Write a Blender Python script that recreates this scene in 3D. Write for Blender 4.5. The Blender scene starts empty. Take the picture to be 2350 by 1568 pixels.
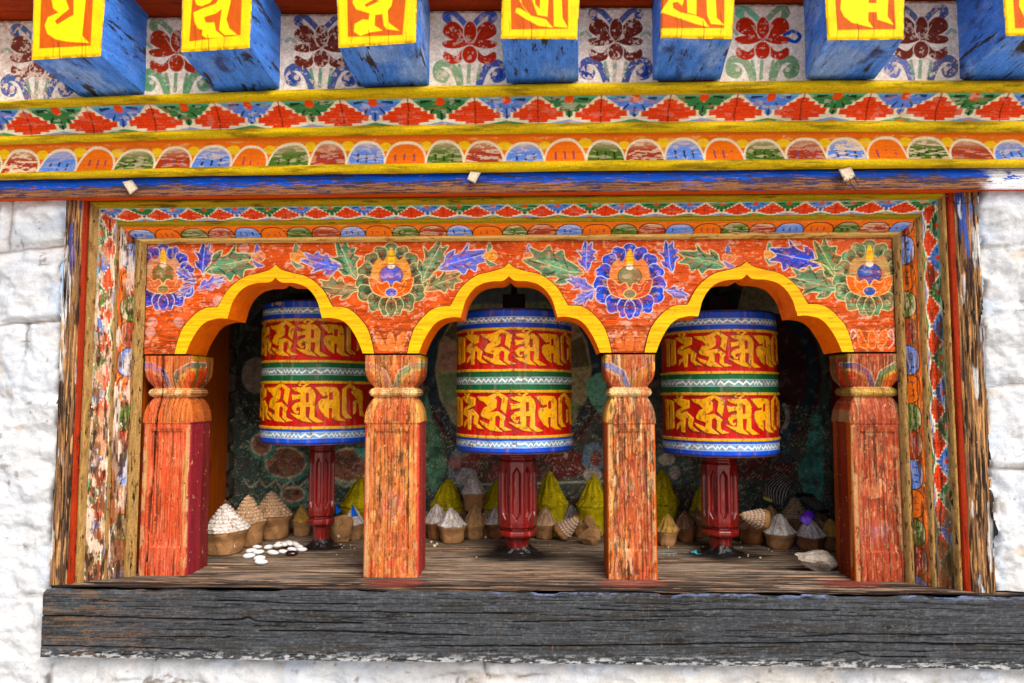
import bpy, bmesh, math, random
import numpy as np
from mathutils import Matrix, Vector

scene = bpy.context.scene
rad = math.radians

# ------------------------------------------------------------------ camera
F_PX, YAW, PITCH, ROLL = 1636.9, 0.0363, 0.0699, -0.0011
CAM = np.array([0.0603, -1.5055, 0.3865])
_f = np.array([-math.sin(YAW)*math.cos(PITCH), math.cos(YAW)*math.cos(PITCH), math.sin(PITCH)])
_r = np.cross(_f, [0, 0, 1.0]); _r /= np.linalg.norm(_r); _u = np.cross(_r, _f)
CR = math.cos(ROLL)*_r + math.sin(ROLL)*_u
CU = math.cos(ROLL)*_u - math.sin(ROLL)*_r
cam = bpy.data.objects.new('camera', bpy.data.cameras.new('camera'))
scene.collection.objects.link(cam)
cam.data.sensor_width = 36.0
cam.data.lens = F_PX/2350*36.0
cam.data.clip_start = 0.02; cam.data.clip_end = 500
_m = Matrix([[CR[0], CU[0], -_f[0], CAM[0]], [CR[1], CU[1], -_f[1], CAM[1]], [CR[2], CU[2], -_f[2], CAM[2]], [0, 0, 0, 1]])
cam.matrix_world = _m
scene.camera = cam

# ------------------------------------------------------------------ light
SUN_EL, SUN_AZ = rad(46), rad(30)          # azimuth measured from straight in front of the wall towards the right
w = bpy.data.worlds.new('World'); scene.world = w; w.use_nodes = True
nt = w.node_tree; bg = nt.nodes['Background']
sky = nt.nodes.new('ShaderNodeTexSky'); sky.sky_type = 'NISHITA'; sky.sun_disc = False
sky.sun_elevation = SUN_EL
sky.sun_rotation = math.pi - SUN_AZ
sky.dust_density = 3.0; sky.air_density = 0.8; sky.ozone_density = 0.6
nt.links.new(sky.outputs[0], bg.inputs[0]); bg.inputs[1].default_value = 0.105
sl = bpy.data.lights.new('sun', 'SUN'); sl.energy = 1.9; sl.angle = rad(42); sl.color = (1.0, 0.96, 0.90)
so = bpy.data.objects.new('sun', sl); scene.collection.objects.link(so)
sd = Vector((math.sin(SUN_AZ)*math.cos(SUN_EL), -math.cos(SUN_AZ)*math.cos(SUN_EL), math.sin(SUN_EL)))
so.rotation_euler = sd.to_track_quat('Z', 'Y').to_euler()
scene.view_settings.view_transform = 'Standard'; scene.view_settings.look = 'None'
scene.view_settings.exposure = 1.08; scene.view_settings.gamma = 1.0

# ------------------------------------------------------------------ helpers
ZL = 0.9197e-3
def at(px, py, Y):
    """point of the vertical plane y=Y that the photograph shows at (px,py), photograph taken as 2350 wide"""
    d = _f + CR*((px-1175)/F_PX) + CU*((784-py)/F_PX)
    t = (Y-CAM[1])/d[1]
    return CAM + d*t
def proj(P):
    d = P-CAM; z = d@_f
    return 1175+F_PX*(d@CR)/z, 784-F_PX*(d@CU)/z
def floor_at(px, py):
    d = _f + CR*((px-1175)/F_PX) + CU*((784-py)/F_PX)
    return CAM + d*(-CAM[2]/d[2])

def lin(c, k=0.86):
    c = np.array(c, float)/255.0
    v = np.where(c <= 0.04045, c/12.92, ((c+0.055)/1.055)**2.4)*k
    g = v.mean(-1, keepdims=True) if v.ndim else v
    return np.clip(g+(v-g)*1.07, 0.0015, 1)

def _hash(ix, iy, seed):
    n = (ix.astype(np.int64)*374761393 + iy.astype(np.int64)*668265263 + seed*982451653) & 0x7fffffff
    n = ((n ^ (n >> 13))*1274126177) & 0x7fffffff
    n = n ^ (n >> 16)
    return (n & 0xffff)/65535.0
def vn(x, y, seed=0):
    x = np.asarray(x, float); y = np.asarray(y, float)
    ix = np.floor(x); iy = np.floor(y); fx = x-ix; fy = y-iy
    fx = fx*fx*(3-2*fx); fy = fy*fy*(3-2*fy)
    a = _hash(ix, iy, seed); b = _hash(ix+1, iy, seed); c = _hash(ix, iy+1, seed); d = _hash(ix+1, iy+1, seed)
    return (a*(1-fx)+b*fx)*(1-fy)+(c*(1-fx)+d*fx)*fy
def fbm(x, y, o=4, seed=0):
    s = 0; a = 0.5; t = 0
    for i in range(o):
        s = s+a*vn(x*2**i, y*2**i, seed+i*17); t += a; a *= 0.55
    return s/t
def sstep(a, b, x):
    t = np.clip((x-a)/(b-a), 0, 1); return t*t*(3-2*t)

def spline(pts, closed=True, n=6):
    P = np.array(pts, float); m = len(P); out = []
    rng = range(m) if closed else range(m-1)
    for i in rng:
        if closed: p0, p1, p2, p3 = P[(i-1) % m], P[i], P[(i+1) % m], P[(i+2) % m]
        else: p0, p1, p2, p3 = P[max(i-1, 0)], P[i], P[i+1], P[min(i+2, m-1)]
        for k in range(n):
            t = k/n
            out.append(0.5*((2*p1)+(-p0+p2)*t+(2*p0-5*p1+4*p2-p3)*t*t+(-p0+3*p1-3*p2+p3)*t**3))
    if not closed: out.append(P[-1])
    return np.array(out)

class Canvas:
    """pigment of a surface: U,V are the drawing coordinates of every vertex, C its colour"""
    def __init__(s, U, V, base, soft=1.1):
        s.U = np.asarray(U, float).ravel(); s.V = np.asarray(V, float).ravel()
        s.C = np.tile(lin(base), (len(s.U), 1)); s.soft = soft; s.T = (0, 0, 1, 1)
    def tr(s, pts):
        P = np.array(pts, float).reshape(-1, 2)
        return np.stack([s.T[0]+P[:, 0]*s.T[2], s.T[1]+P[:, 1]*s.T[3]], -1)
    def _idx(s, P, pad):
        a = P.min(0)-pad; b = P.max(0)+pad
        return np.nonzero((s.U > a[0]) & (s.U < b[0]) & (s.V > a[1]) & (s.V < b[1]))[0]
    def put(s, idx, al, col):
        c = lin(col) if np.ndim(col) else col
        s.C[idx] = s.C[idx]*(1-al[:, None])+c*al[:, None]
    def _sd(s, P, idx, closed=True):
        x = s.U[idx]; y = s.V[idx]
        d = np.full(len(idx), 1e9); ins = np.zeros(len(idx), bool)
        m = len(P)
        for i in range(m if closed else m-1):
            ax, ay = P[i]; bx, by = P[(i+1) % m]
            ex, ey = bx-ax, by-ay; L = ex*ex+ey*ey+1e-12
            t = np.clip(((x-ax)*ex+(y-ay)*ey)/L, 0, 1)
            d = np.minimum(d, (x-ax-t*ex)**2+(y-ay-t*ey)**2)
            if closed and ay != by:
                c = ((ay > y) != (by > y)) & (x < ex*(y-ay)/(by-ay)+ax)
                ins ^= c
        d = np.sqrt(d)
        return np.where(ins, -d, d)
    def mask(s, pts, smooth=False, grow=0):
        P = s.tr(pts)
        if smooth: P = spline(P, True, 5)
        idx = s._idx(P, s.soft*2+grow)
        if len(idx) == 0: return idx, np.zeros(0)
        return idx, 1-sstep(-s.soft, s.soft, s._sd(P, idx)-grow)
    def poly(s, pts, col, a=1.0, smooth=False, out=None, ow=1.5):
        if out is not None:
            i, m = s.mask(pts, smooth, ow); s.put(i, m*a, out)
        i, m = s.mask(pts, smooth); s.put(i, m*a, col)
    def line(s, pts, wd, col, a=1.0, smooth=True, taper=False):
        P = s.tr(pts)
        if smooth and len(P) > 2: P = spline(P, False, 5)
        idx = s._idx(P, wd+s.soft*2)
        if len(idx) == 0: return
        d = s._sd(P, idx, False)
        s.put(idx, (1-sstep(-s.soft, s.soft, d-wd*0.5))*a, col)
    def ell(s, cx, cy, rx, ry, col, a=1.0, rot=0, out=None, ow=1.5):
        t = np.linspace(0, 2*math.pi, 18, endpoint=False)
        x = rx*np.cos(t); y = ry*np.sin(t)
        c, q = math.cos(rot), math.sin(rot)
        s.poly(np.stack([cx+x*c-y*q, cy+x*q+y*c], -1), col, a, False, out, ow)
    def mix(s, m, col):
        c = lin(col); s.C += (c-s.C)*np.asarray(m).ravel()[:, None]
    def mul(s, m):
        s.C *= np.asarray(m).ravel()[:, None]

def link(o, parent=None):
    scene.collection.objects.link(o)
    if parent is not None: o.parent = parent
    return o
def tag(o, label=None, cat=None, group=None, kind=None):
    if label: o['label'] = label
    if cat: o['category'] = cat
    if group: o['group'] = group
    if kind: o['kind'] = kind
    return o
def thing(name, label, cat, loc=(0, 0, 0), group=None):
    o = bpy.data.objects.new(name, None); o.empty_display_size = 0.02
    o.location = loc; link(o); tag(o, label, cat, group); return o
def raw_mesh(name, V, Fc, mat, parent=None, col=None, smooth=True, mats=None, mi=None):
    """V world-space; stored relative to the parent's location"""
    me = bpy.data.meshes.new(name)
    V = np.asarray(V, float)
    off = np.zeros(3)
    p = parent
    while p is not None:
        off += np.array(p.location); p = p.parent
    V = V-off
    Fc = np.asarray(Fc)
    if Fc.ndim == 2:
        n, k = Fc.shape
        me.vertices.add(len(V)); me.vertices.foreach_set('co', V.astype(np.float32).ravel())
        me.loops.add(n*k); me.loops.foreach_set('vertex_index', Fc.astype(np.int32).ravel())
        me.polygons.add(n)
        me.polygons.foreach_set('loop_start', np.arange(0, n*k, k, dtype=np.int32))
        try: me.polygons.foreach_set('loop_total', np.full(n, k, np.int32))
        except Exception: pass
        me.update(calc_edges=True)
    else:
        me.from_pydata([tuple(v) for v in V], [], [tuple(f) for f in Fc])
    if col is not None:
        a = me.color_attributes.new('Col', 'FLOAT_COLOR', 'POINT')
        c4 = np.ones((len(V), 4), np.float32); c4[:, :3] = np.clip(col, 0, 1)
        a.data.foreach_set('color', c4.ravel())
    for m in (mats or [mat]): me.materials.append(m)
    if mi is not None: me.polygons.foreach_set('material_index', np.asarray(mi, np.int32))
    me.polygons.foreach_set('use_smooth', np.full(len(me.polygons), smooth))
    me.update()
    o = bpy.data.objects.new(name, me); link(o, parent)
    return o
def grid_faces(n, m, wrap=False, keep=None):
    i = np.arange(n-1 if not wrap else n); j = np.arange(m-1)
    I, J = np.meshgrid(i, j, indexing='ij'); I2 = (I+1) % n
    Fq = np.stack([I*m+J, I2*m+J, I2*m+J+1, I*m+J+1], -1).reshape(-1, 4)
    if keep is not None: Fq = Fq[keep.ravel()]
    return Fq
def grid_obj(name, P, mat, parent=None, col=None, keep=None, wrap=False, smooth=True):
    n, m = P.shape[:2]
    Fq = grid_faces(n, m, wrap, keep); V = P.reshape(-1, 3)
    if keep is not None:
        used = np.zeros(len(V), bool); used[Fq.ravel()] = True
        mp = np.cumsum(used)-1; V = V[used]; Fq = mp[Fq]
        if col is not None: col = col[used]
    return raw_mesh(name, V, Fq, mat, parent, col, smooth)
def bm_obj(name, bm, mat, parent=None, smooth=False, mats=None):
    me = bpy.data.meshes.new(name); bm.to_mesh(me); bm.free()
    off = Vector((0, 0, 0)); p = parent
    while p is not None:
        off += p.location; p = p.parent
    me.transform(Matrix.Translation(-off))
    for m in (mats or [mat]): me.materials.append(m)
    for p in me.polygons: p.use_smooth = smooth
    o = bpy.data.objects.new(name, me); link(o, parent); return o
def hexa(name, c, mat, parent=None, bevel=0.003, cuts=0, rough=0.0, seed=0, drop=()):
    """c: 8 corners, 0-3 one quad loop, 4-7 the opposite one"""
    bm = bmesh.new(); v = [bm.verts.new(tuple(p)) for p in c]
    fs = [(0, 1, 2, 3), (7, 6, 5, 4), (0, 4, 5, 1), (1, 5, 6, 2), (2, 6, 7, 3), (3, 7, 4, 0)]
    faces = [bm.faces.new([v[i] for i in f]) for f in fs]
    bmesh.ops.recalc_face_normals(bm, faces=bm.faces[:])
    if drop: bmesh.ops.delete(bm, geom=[faces[i] for i in drop], context='FACES')
    if bevel: bmesh.ops.bevel(bm, geom=[e for e in bm.edges if len(e.link_faces) == 2], offset=bevel, segments=2, affect='EDGES', profile=0.6)
    if cuts: bmesh.ops.subdivide_edges(bm, edges=bm.edges[:], cuts=cuts, use_grid_fill=True)
    if rough:
        for q in bm.verts:
            p = q.co; k = seed*7.3
            q.co = p+Vector((vn(p.x*40+k, p.z*40+p.y*31)-.5, vn(p.z*40+k, p.y*40)-.5, vn(p.x*23+9+k, p.y*30)-.5))*rough*2
    return bm_obj(name, bm, mat, parent)
def box8(x0, x1, y0, y1, z0, z1):
    return [(x0, y0, z0), (x1, y0, z0), (x1, y1, z0), (x0, y1, z0), (x0, y0, z1), (x1, y0, z1), (x1, y1, z1), (x0, y1, z1)]
def lathe(name, prof, mat, parent=None, seg=40, col=None, fn=None, loc=(0, 0, 0)):
    """prof: list of (r,z); fn(theta,r,z)->(r,z) arrays"""
    pr = np.array(prof, float); th = np.linspace(0, 2*math.pi, seg, endpoint=False)
    T, R = np.meshgrid(th, pr[:, 0], indexing='ij'); _, Z = np.meshgrid(th, pr[:, 1], indexing='ij')
    if fn: R, Z = fn(T, R, Z)
    P = np.stack([loc[0]+R*np.cos(T), loc[1]+R*np.sin(T), loc[2]+Z], -1)
    return grid_obj(name, P, mat, parent, col, wrap=True)
def densify(prof, step):
    out = []
    for (a, b), (c, d) in zip(prof[:-1], prof[1:]):
        n = max(1, int(math.hypot(c-a, d-b)/step))
        for k in range(n): out.append((a+(c-a)*k/n, b+(d-b)*k/n))
    out.append(prof[-1]); return out

# ------------------------------------------------------------------ materials
def pmat(name, col=None, attr=False, grain=None, gamt=0.35, wears=(), bump=0.3, bscale=None, rough=0.6, spec=0.10, micro=0.15, dist=0.0015, metal=0.0, coat=0.0):
    """node material: base colour (or painted pigment), fibre streaks, worn-off patches (scale xyz, threshold, softness, colour) and relief"""
    m = bpy.data.materials.new(name); m.use_nodes = True; t = m.node_tree; N = t.nodes; L = t.links
    b = N['Principled BSDF']; tc = N.new('ShaderNodeTexCoord')
    geo = N.new('ShaderNodeNewGeometry')
    def noise(sc, detail=5, rg=0.6):
        mp = N.new('ShaderNodeMapping'); mp.inputs['Scale'].default_value = sc
        L.new(geo.outputs['Position'], mp.inputs['Vector'])
        n = N.new('ShaderNodeTexNoise'); n.inputs['Scale'].default_value = 1.0
        n.inputs['Detail'].default_value = detail; n.inputs['Roughness'].default_value = rg
        L.new(mp.outputs[0], n.inputs['Vector']); return n
    if attr:
        a = N.new('ShaderNodeAttribute'); a.attribute_name = 'Col'; cur = a.outputs['Color']
    else:
        r = N.new('ShaderNodeRGB'); r.outputs[0].default_value = (*lin(col), 1); cur = r.outputs[0]
    hts = []
    for (sc, th, sf, wc) in wears:
        n = noise(sc, 6, 0.65)
        mr = N.new('ShaderNodeMapRange'); mr.inputs[1].default_value = th; mr.inputs[2].default_value = th+sf
        mr.interpolation_type = 'SMOOTHSTEP'
        L.new(n.outputs['Fac'], mr.inputs[0])
        mx = N.new('ShaderNodeMix'); mx.data_type = 'RGBA'
        L.new(mr.outputs[0], mx.inputs[0]); L.new(cur, mx.inputs[6]); mx.inputs[7].default_value = (*lin(wc), 1)
        cur = mx.outputs[2]; hts.append(mr.outputs[0])
    gs = grain or (60, 60, 60)
    g = noise(gs, 6, 0.7)
    mr = N.new('ShaderNodeMapRange'); mr.inputs[1].default_value = 0.3; mr.inputs[2].default_value = 0.7
    mr.inputs[3].default_value = 1-gamt; mr.inputs[4].default_value = 1+gamt*0.55
    L.new(g.outputs['Fac'], mr.inputs[0])
    mx = N.new('ShaderNodeMix'); mx.data_type = 'RGBA'; mx.blend_type = 'MULTIPLY'; mx.inputs[0].default_value = 1
    cb = N.new('ShaderNodeCombineColor')
    for i in range(3): L.new(mr.outputs[0], cb.inputs[i])
    L.new(cur, mx.inputs[6]); L.new(cb.outputs[0], mx.inputs[7]); cur = mx.outputs[2]
    if micro:
        gm = noise((270, 270, 270), 3, 0.6)
        mr = N.new('ShaderNodeMapRange'); mr.inputs[1].default_value = 0.34; mr.inputs[2].default_value = 0.66
        mr.inputs[3].default_value = 1-micro*1.5; mr.inputs[4].default_value = 1+micro*0.7
        L.new(gm.outputs['Fac'], mr.inputs[0])
        mx = N.new('ShaderNodeMix'); mx.data_type = 'RGBA'; mx.blend_type = 'MULTIPLY'; mx.inputs[0].default_value = 1
        cb = N.new('ShaderNodeCombineColor')
        for i in range(3): L.new(mr.outputs[0], cb.inputs[i])
        L.new(cur, mx.inputs[6]); L.new(cb.outputs[0], mx.inputs[7]); cur = mx.outputs[2]
    L.new(cur, b.inputs['Base Color'])
    b.inputs['Roughness'].default_value = rough; b.inputs['Specular IOR Level'].default_value = spec
    b.inputs['Metallic'].default_value = metal; b.inputs['Coat Weight'].default_value = coat
    if bump:
        h = g.outputs['Fac']
        if bscale:
            n2 = noise(bscale, 5, 0.6)
            ad = N.new('ShaderNodeMath'); ad.operation = 'ADD'; L.new(h, ad.inputs[0]); L.new(n2.outputs['Fac'], ad.inputs[1]); h = ad.outputs[0]
        for q in hts:
            sb = N.new('ShaderNodeMath'); sb.operation = 'MULTIPLY_ADD'; L.new(q, sb.inputs[0]); sb.inputs[1].default_value = -0.35; L.new(h, sb.inputs[2]); h = sb.outputs[0]
        bp = N.new('ShaderNodeBump'); bp.inputs['Strength'].default_value = bump; bp.inputs['Distance'].default_value = dist
        L.new(h, bp.inputs['Height']); L.new(bp.outputs[0], b.inputs['Normal'])
    return m
GX, GZ = (7, 60, 230), (230, 60, 7)
SP = (160, 160, 160)
M = {}
M['paint_x'] = pmat('painted wood, horizontal grain', attr=True, micro=0.1, grain=GX, gamt=0.28, bump=0.45, wears=[((16, 60, 120), 0.70, 0.06, (190, 96, 40)), (SP, 0.73, 0.03, (240, 225, 205))])
M['paint_z'] = pmat('painted wood, vertical grain', attr=True, grain=GZ, gamt=0.38, bump=0.8, wears=[((230, 80, 60), 0.60, 0.06, (96, 50, 28)), ((220, 80, 80), 0.63, 0.04, (240, 180, 116)), ((90, 60, 24), 0.68, 0.05, (206, 140, 84)), (SP, 0.70, 0.03, (238, 215, 190))])
M['worn_z'] = pmat('weathered painted wood, vertical grain', attr=True, grain=(260, 60, 26), gamt=0.5, bump=0.9, wears=[((160, 60, 30), 0.62, 0.07, (120, 80, 46)), ((170, 60, 80), 0.63, 0.03, (228, 212, 190)), ((130, 60, 20), 0.69, 0.03, (40, 24, 16))])
M['collar'] = pmat('cream collar paint', attr=True, grain=(60, 60, 200), gamt=0.3, bump=0.6, wears=[((120, 60, 160), 0.64, 0.05, (150, 100, 50))])
M['cornice'] = pmat('painted cornice wood', attr=True, micro=0.10, grain=(9, 60, 190), gamt=0.2, bump=0.4, wears=[((22, 60, 110), 0.71, 0.05, (226, 170, 110)), (SP, 0.72, 0.02, (250, 240, 225)), ((60, 60, 150), 0.73, 0.03, (70, 40, 20))])
M['bead'] = pmat('yellow bead paint', col=(222, 186, 12), grain=(12, 60, 160), gamt=0.30, bump=0.4, wears=[((8, 30, 60), 0.50, 0.14, (156, 128, 12)), ((90, 90, 120), 0.66, 0.05, (130, 100, 12)), ((14, 60, 130), 0.70, 0.03, (90, 60, 14))])
M['olive_bead'] = pmat('olive bead paint', col=(172, 142, 34), grain=(12, 60, 180), gamt=0.4, bump=0.5, wears=[((12, 50, 110), 0.55, 0.1, (112, 84, 26)), ((20, 50, 150), 0.66, 0.03, (226, 196, 120)), ((90, 60, 90), 0.70, 0.03, (60, 40, 16))])
M['cream_bead_x'] = pmat('cream bead paint, horizontal', col=(222, 178, 104), grain=(14, 60, 200), gamt=0.4, bump=0.5, wears=[((20, 50, 120), 0.56, 0.07, (180, 110, 50)), ((70, 60, 110), 0.64, 0.04, (116, 82, 30))])
M['cream_bead_z'] = pmat('cream bead paint, vertical', col=(166, 130, 78), grain=(220, 60, 24), gamt=0.55, bump=0.9, wears=[((190, 50, 28), 0.57, 0.07, (112, 66, 30)), ((200, 60, 30), 0.585, 0.05, (44, 28, 18)), ((120, 60, 20), 0.63, 0.04, (196, 168, 122)), (SP, 0.68, 0.03, (240, 226, 200))])
M['redstrip_x'] = pmat('orange red strip', col=(216, 84, 20), grain=(8, 60, 200), gamt=0.3, bump=0.3, wears=[((18, 60, 120), 0.66, 0.04, (150, 52, 18)), (SP, 0.70, 0.03, (246, 214, 160))])
M['redstrip_z'] = pmat('red brown strip', col=(158, 50, 16), grain=(220, 60, 12), gamt=0.5, bump=0.6, wears=[((200, 60, 16), 0.58, 0.06, (70, 32, 18)), ((120, 60, 10), 0.62, 0.06, (104, 40, 20)), ((130, 60, 26), 0.68, 0.03, (210, 150, 100))])
M['blue_beam'] = pmat('blue beam paint', attr=True, grain=(9, 60, 260), gamt=0.45, bump=0.6, wears=[((16, 60, 170), 0.70, 0.04, (214, 150, 96)), (SP, 0.72, 0.03, (225, 225, 235))])
M['blue_rafter'] = pmat('blue rafter paint', col=(92, 150, 246), grain=(120, 18, 120), gamt=0.4, bump=0.7, rough=0.55, wears=[((9, 6, 9), 0.50, 0.14, (150, 186, 246)), ((11, 7, 11), 0.56, 0.11, (70, 84, 130)), ((26, 8, 26), 0.60, 0.08, (60, 58, 66)), ((44, 8, 44), 0.585, 0.07, (66, 58, 56)), ((150, 20, 150), 0.62, 0.05, (46, 38, 36)), ((90, 90, 90), 0.70, 0.02, (236, 238, 244)), ((30, 12, 30), 0.70, 0.05, (38, 70, 170))])
M['end_paint'] = pmat('rafter end paint', micro=0.07, attr=True, grain=(120, 60, 40), gamt=0.16, bump=0.4, wears=[((120, 60, 120), 0.70, 0.03, (150, 90, 20)), ((12, 40, 60), 0.74, 0.02, (60, 36, 14))])
M['plaque'] = pmat('plaster plaque paint', attr=True, grain=(70, 70, 70), gamt=0.18, bump=0.6, rough=0.8, wears=[((90, 90, 90), 0.68, 0.05, (160, 128, 106)), ((26, 26, 26), 0.67, 0.07, (206, 176, 160)), ((220, 220, 220), 0.685, 0.03, (78, 52, 42))])
M['soffit'] = pmat('red brown roof boards', col=(172, 62, 30), grain=(8, 90, 90), gamt=0.4, bump=0.4, wears=[((14, 40, 40), 0.60, 0.08, (120, 44, 26)), ((40, 90, 120), 0.70, 0.03, (236, 200, 170))])
M['trim'] = pmat('yellow arch trim', micro=0.07, col=(250, 184, 2), grain=(9, 60, 200), gamt=0.48, bump=0.35, wears=[((24, 60, 90), 0.60, 0.14, (226, 164, 4)), ((50, 60, 220), 0.655, 0.03, (150, 104, 8)), ((20, 60, 34), 0.60, 0.12, (226, 150, 4)), ((40, 60, 150), 0.63, 0.05, (196, 118, 6)), ((70, 60, 90), 0.70, 0.03, (104, 54, 14)), ((120, 60, 120), 0.69, 0.03, (120, 70, 14))])
M['arch_soffit'] = pmat('orange arch soffit', micro=0.07, col=(255, 126, 4), grain=(30, 30, 60), gamt=0.22, bump=0.2, rough=0.5, wears=[((16, 16, 16), 0.56, 0.15, (240, 100, 4)), (SP, 0.72, 0.02, (255, 190, 100)), ((60, 60, 60), 0.71, 0.03, (150, 54, 10))])
M['trim_edge'] = pmat('brown outline paint', col=(110, 52, 12), grain=(60, 60, 60), gamt=0.3, bump=0.2)
M['post'] = pmat('bare weathered jamb wood', attr=True, grain=(300, 60, 8), gamt=0.75, bump=1.0, dist=0.003, rough=0.8, wears=[((150, 60, 7), 0.57, 0.07, (44, 30, 20)), ((180, 60, 16), 0.65, 0.04, (226, 184, 134)), ((120, 60, 50), 0.70, 0.02, (240, 236, 230))])
M['sill'] = pmat('black painted weathered sill', attr=True, micro=0.2, grain=(12, 60, 330), gamt=0.55, bump=0.8, dist=0.002, rough=0.75, wears=[((90, 60, 300), 0.66, 0.03, (28, 27, 26)), ((60, 60, 160), 0.725, 0.03, (150, 104, 70)), (SP, 0.735, 0.02, (226, 220, 214))])
M['floor'] = pmat('weathered floor boards', attr=True, grain=(9, 260, 60), gamt=0.6, bump=1.0, dist=0.003, rough=0.85, wears=[((10, 190, 60), 0.58, 0.07, (70, 54, 42)), ((16, 260, 60), 0.65, 0.04, (226, 186, 148)), (SP, 0.71, 0.02, (224, 214, 200))])
M['plaster'] = pmat('white limewashed masonry', attr=True, micro=0.06, grain=(45, 45, 45), gamt=0.12, bump=0.8, dist=0.005, bscale=(14, 14, 14), rough=0.9, spec=0.1, wears=[((130, 130, 130), 0.73, 0.03, (150, 140, 130))])
M['mural'] = pmat('old wall painting', attr=True, grain=(40, 40, 40), gamt=0.45, bump=0.6, rough=0.7, wears=[((50, 50, 50), 0.66, 0.05, (60, 48, 40)), ((120, 120, 120), 0.73, 0.03, (140, 126, 106))])
M['stone'] = pmat('dark niche stone', col=(104, 92, 78), grain=(30, 30, 30), gamt=0.6, bump=0.9, dist=0.004, rough=0.9, wears=[((40, 40, 40), 0.57, 0.08, (54, 46, 40)), ((90, 90, 90), 0.66, 0.04, (170, 160, 140))])
M['orange_board'] = pmat('orange side board', col=(176, 84, 14), grain=(60, 120, 7), gamt=0.4, bump=0.4, rough=0.45, wears=[((60, 60, 9), 0.58, 0.1, (120, 52, 14)), ((130, 130, 130), 0.71, 0.02, (230, 160, 80))])
M['maroon_board'] = pmat('maroon side board', col=(104, 34, 28), grain=(60, 120, 7), gamt=0.3, bump=0.3, rough=0.5)
M['drum'] = pmat('painted metal drum', micro=0.07, attr=True, grain=(90, 90, 60), gamt=0.16, bump=0.4, rough=0.42, spec=0.22, wears=[((170, 170, 170), 0.72, 0.02, (60, 40, 24)), ((30, 30, 30), 0.74, 0.10, (214, 140, 30))])
M['drum_trim'] = pmat('painted drum trim', micro=0.07, attr=True, grain=(60, 60, 60), gamt=0.20, bump=0.25, rough=0.42, spec=0.22, wears=[((150, 150, 150), 0.725, 0.02, (176, 150, 110))])
M['handle'] = pmat('glossy dark red handle', micro=0.07, col=(128, 30, 26), grain=(50, 50, 16), gamt=0.4, bump=0.5, rough=0.3, spec=0.5, coat=0.25, wears=[((150, 150, 16), 0.59, 0.06, (188, 92, 84)), ((120, 120, 20), 0.62, 0.05, (56, 12, 14)), ((60, 60, 20), 0.62, 0.08, (70, 14, 16)), ((130, 130, 60), 0.70, 0.03, (190, 110, 100))])  # pink vertical streaks put the pale highlights of the ridges into the colour
M['soot'] = pmat('black grease', col=(20, 17, 16), grain=(150, 150, 150), gamt=0.6, bump=1.0, rough=0.4, spec=0.5, wears=[(SP, 0.70, 0.03, (120, 112, 104))])
M['axle'] = pmat('dark axle block', col=(40, 22, 18), grain=(40, 40, 40), gamt=0.4, bump=0.3)
M['clay'] = pmat('unfired clay', col=(170, 126, 86), grain=(60, 60, 60), gamt=0.25, bump=0.7, dist=0.002, rough=0.9, spec=0.1, wears=[((36, 36, 36), 0.60, 0.08, (150, 104, 62)), ((70, 70, 40), 0.67, 0.04, (232, 214, 196))])
M['clay_dark'] = pmat('brown clay', col=(140, 92, 58), grain=(60, 60, 60), gamt=0.3, bump=0.7, dist=0.002, rough=0.9, spec=0.1, wears=[((36, 36, 36), 0.60, 0.08, (104, 70, 48))])
M['lime_cap'] = pmat('whitewashed clay cone', attr=True, grain=(80, 80, 80), gamt=0.35, bump=0.9, rough=0.9, spec=0.1, wears=[((45, 45, 45), 0.58, 0.08, (186, 150, 116)), ((80, 80, 80), 0.62, 0.06, (176, 136, 104))])
M['yellow_cap'] = pmat('yellow painted clay cone', attr=True, grain=(70, 70, 70), gamt=0.4, bump=0.8, rough=0.8, wears=[((40, 40, 40), 0.58, 0.12, (168, 148, 14)), ((120, 120, 120), 0.66, 0.03, (110, 90, 20))])
M['bean'] = pmat('white bean skin', micro=0.07, col=(238, 234, 230), grain=(120, 120, 120), gamt=0.10, bump=0.1, rough=0.3, spec=0.5, wears=[((70, 70, 70), 0.68, 0.04, (206, 178, 140))])
M['bean_dark'] = pmat('dark bean skin', micro=0.07, col=(44, 20, 22), grain=(90, 90, 90), gamt=0.3, bump=0.1, rough=0.18, spec=0.6)
M['rock'] = pmat('grey rock', col=(168, 156, 142), grain=(60, 60, 60), gamt=0.45, bump=1.0, dist=0.003, rough=0.9, wears=[((90, 90, 90), 0.62, 0.05, (104, 96, 88)), (SP, 0.70, 0.03, (226, 220, 210))])
M['tag'] = pmat('bone coloured scrap', col=(232, 214, 184), grain=(90, 90, 90), gamt=0.25, bump=0.5, rough=0.7, wears=[((70, 70, 70), 0.66, 0.05, (170, 130, 90))])
M['purple'] = pmat('purple ribbon', col=(104, 44, 190), grain=(60, 60, 60), gamt=0.4, bump=0.2, rough=0.35, spec=0.5)
M['bluecloth'] = pmat('blue cloth', col=(40, 104, 214), grain=(90, 90, 90), gamt=0.3, bump=0.3, rough=0.8)
M['zebra'] = pmat('striped feather', attr=True, grain=(90, 90, 90), gamt=0.25, bump=0.3, rough=0.7)
M['teal'] = pmat('teal paint chip', col=(70, 170, 176), grain=(90, 90, 90), gamt=0.2, bump=0.2)
M['ground'] = pmat('pale ground sheet', col=(214, 206, 196), grain=(3, 3, 3), gamt=0.15, bump=0.2, rough=0.9, wears=[((1.2, 1.2, 1.2), 0.55, 0.1, (186, 178, 166))])  # unseen ground, kept pale to bounce light up under cornice and arches

# ------------------------------------------------------------------ the setting
g = 60.0
tag(raw_mesh('ground', [(-g, -g, -1.25), (g, -g, -1.25), (g, 0.6, -1.25), (-g, 0.6, -1.25)], [(0, 1, 2, 3)], M['ground'], smooth=False), kind='structure')

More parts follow.
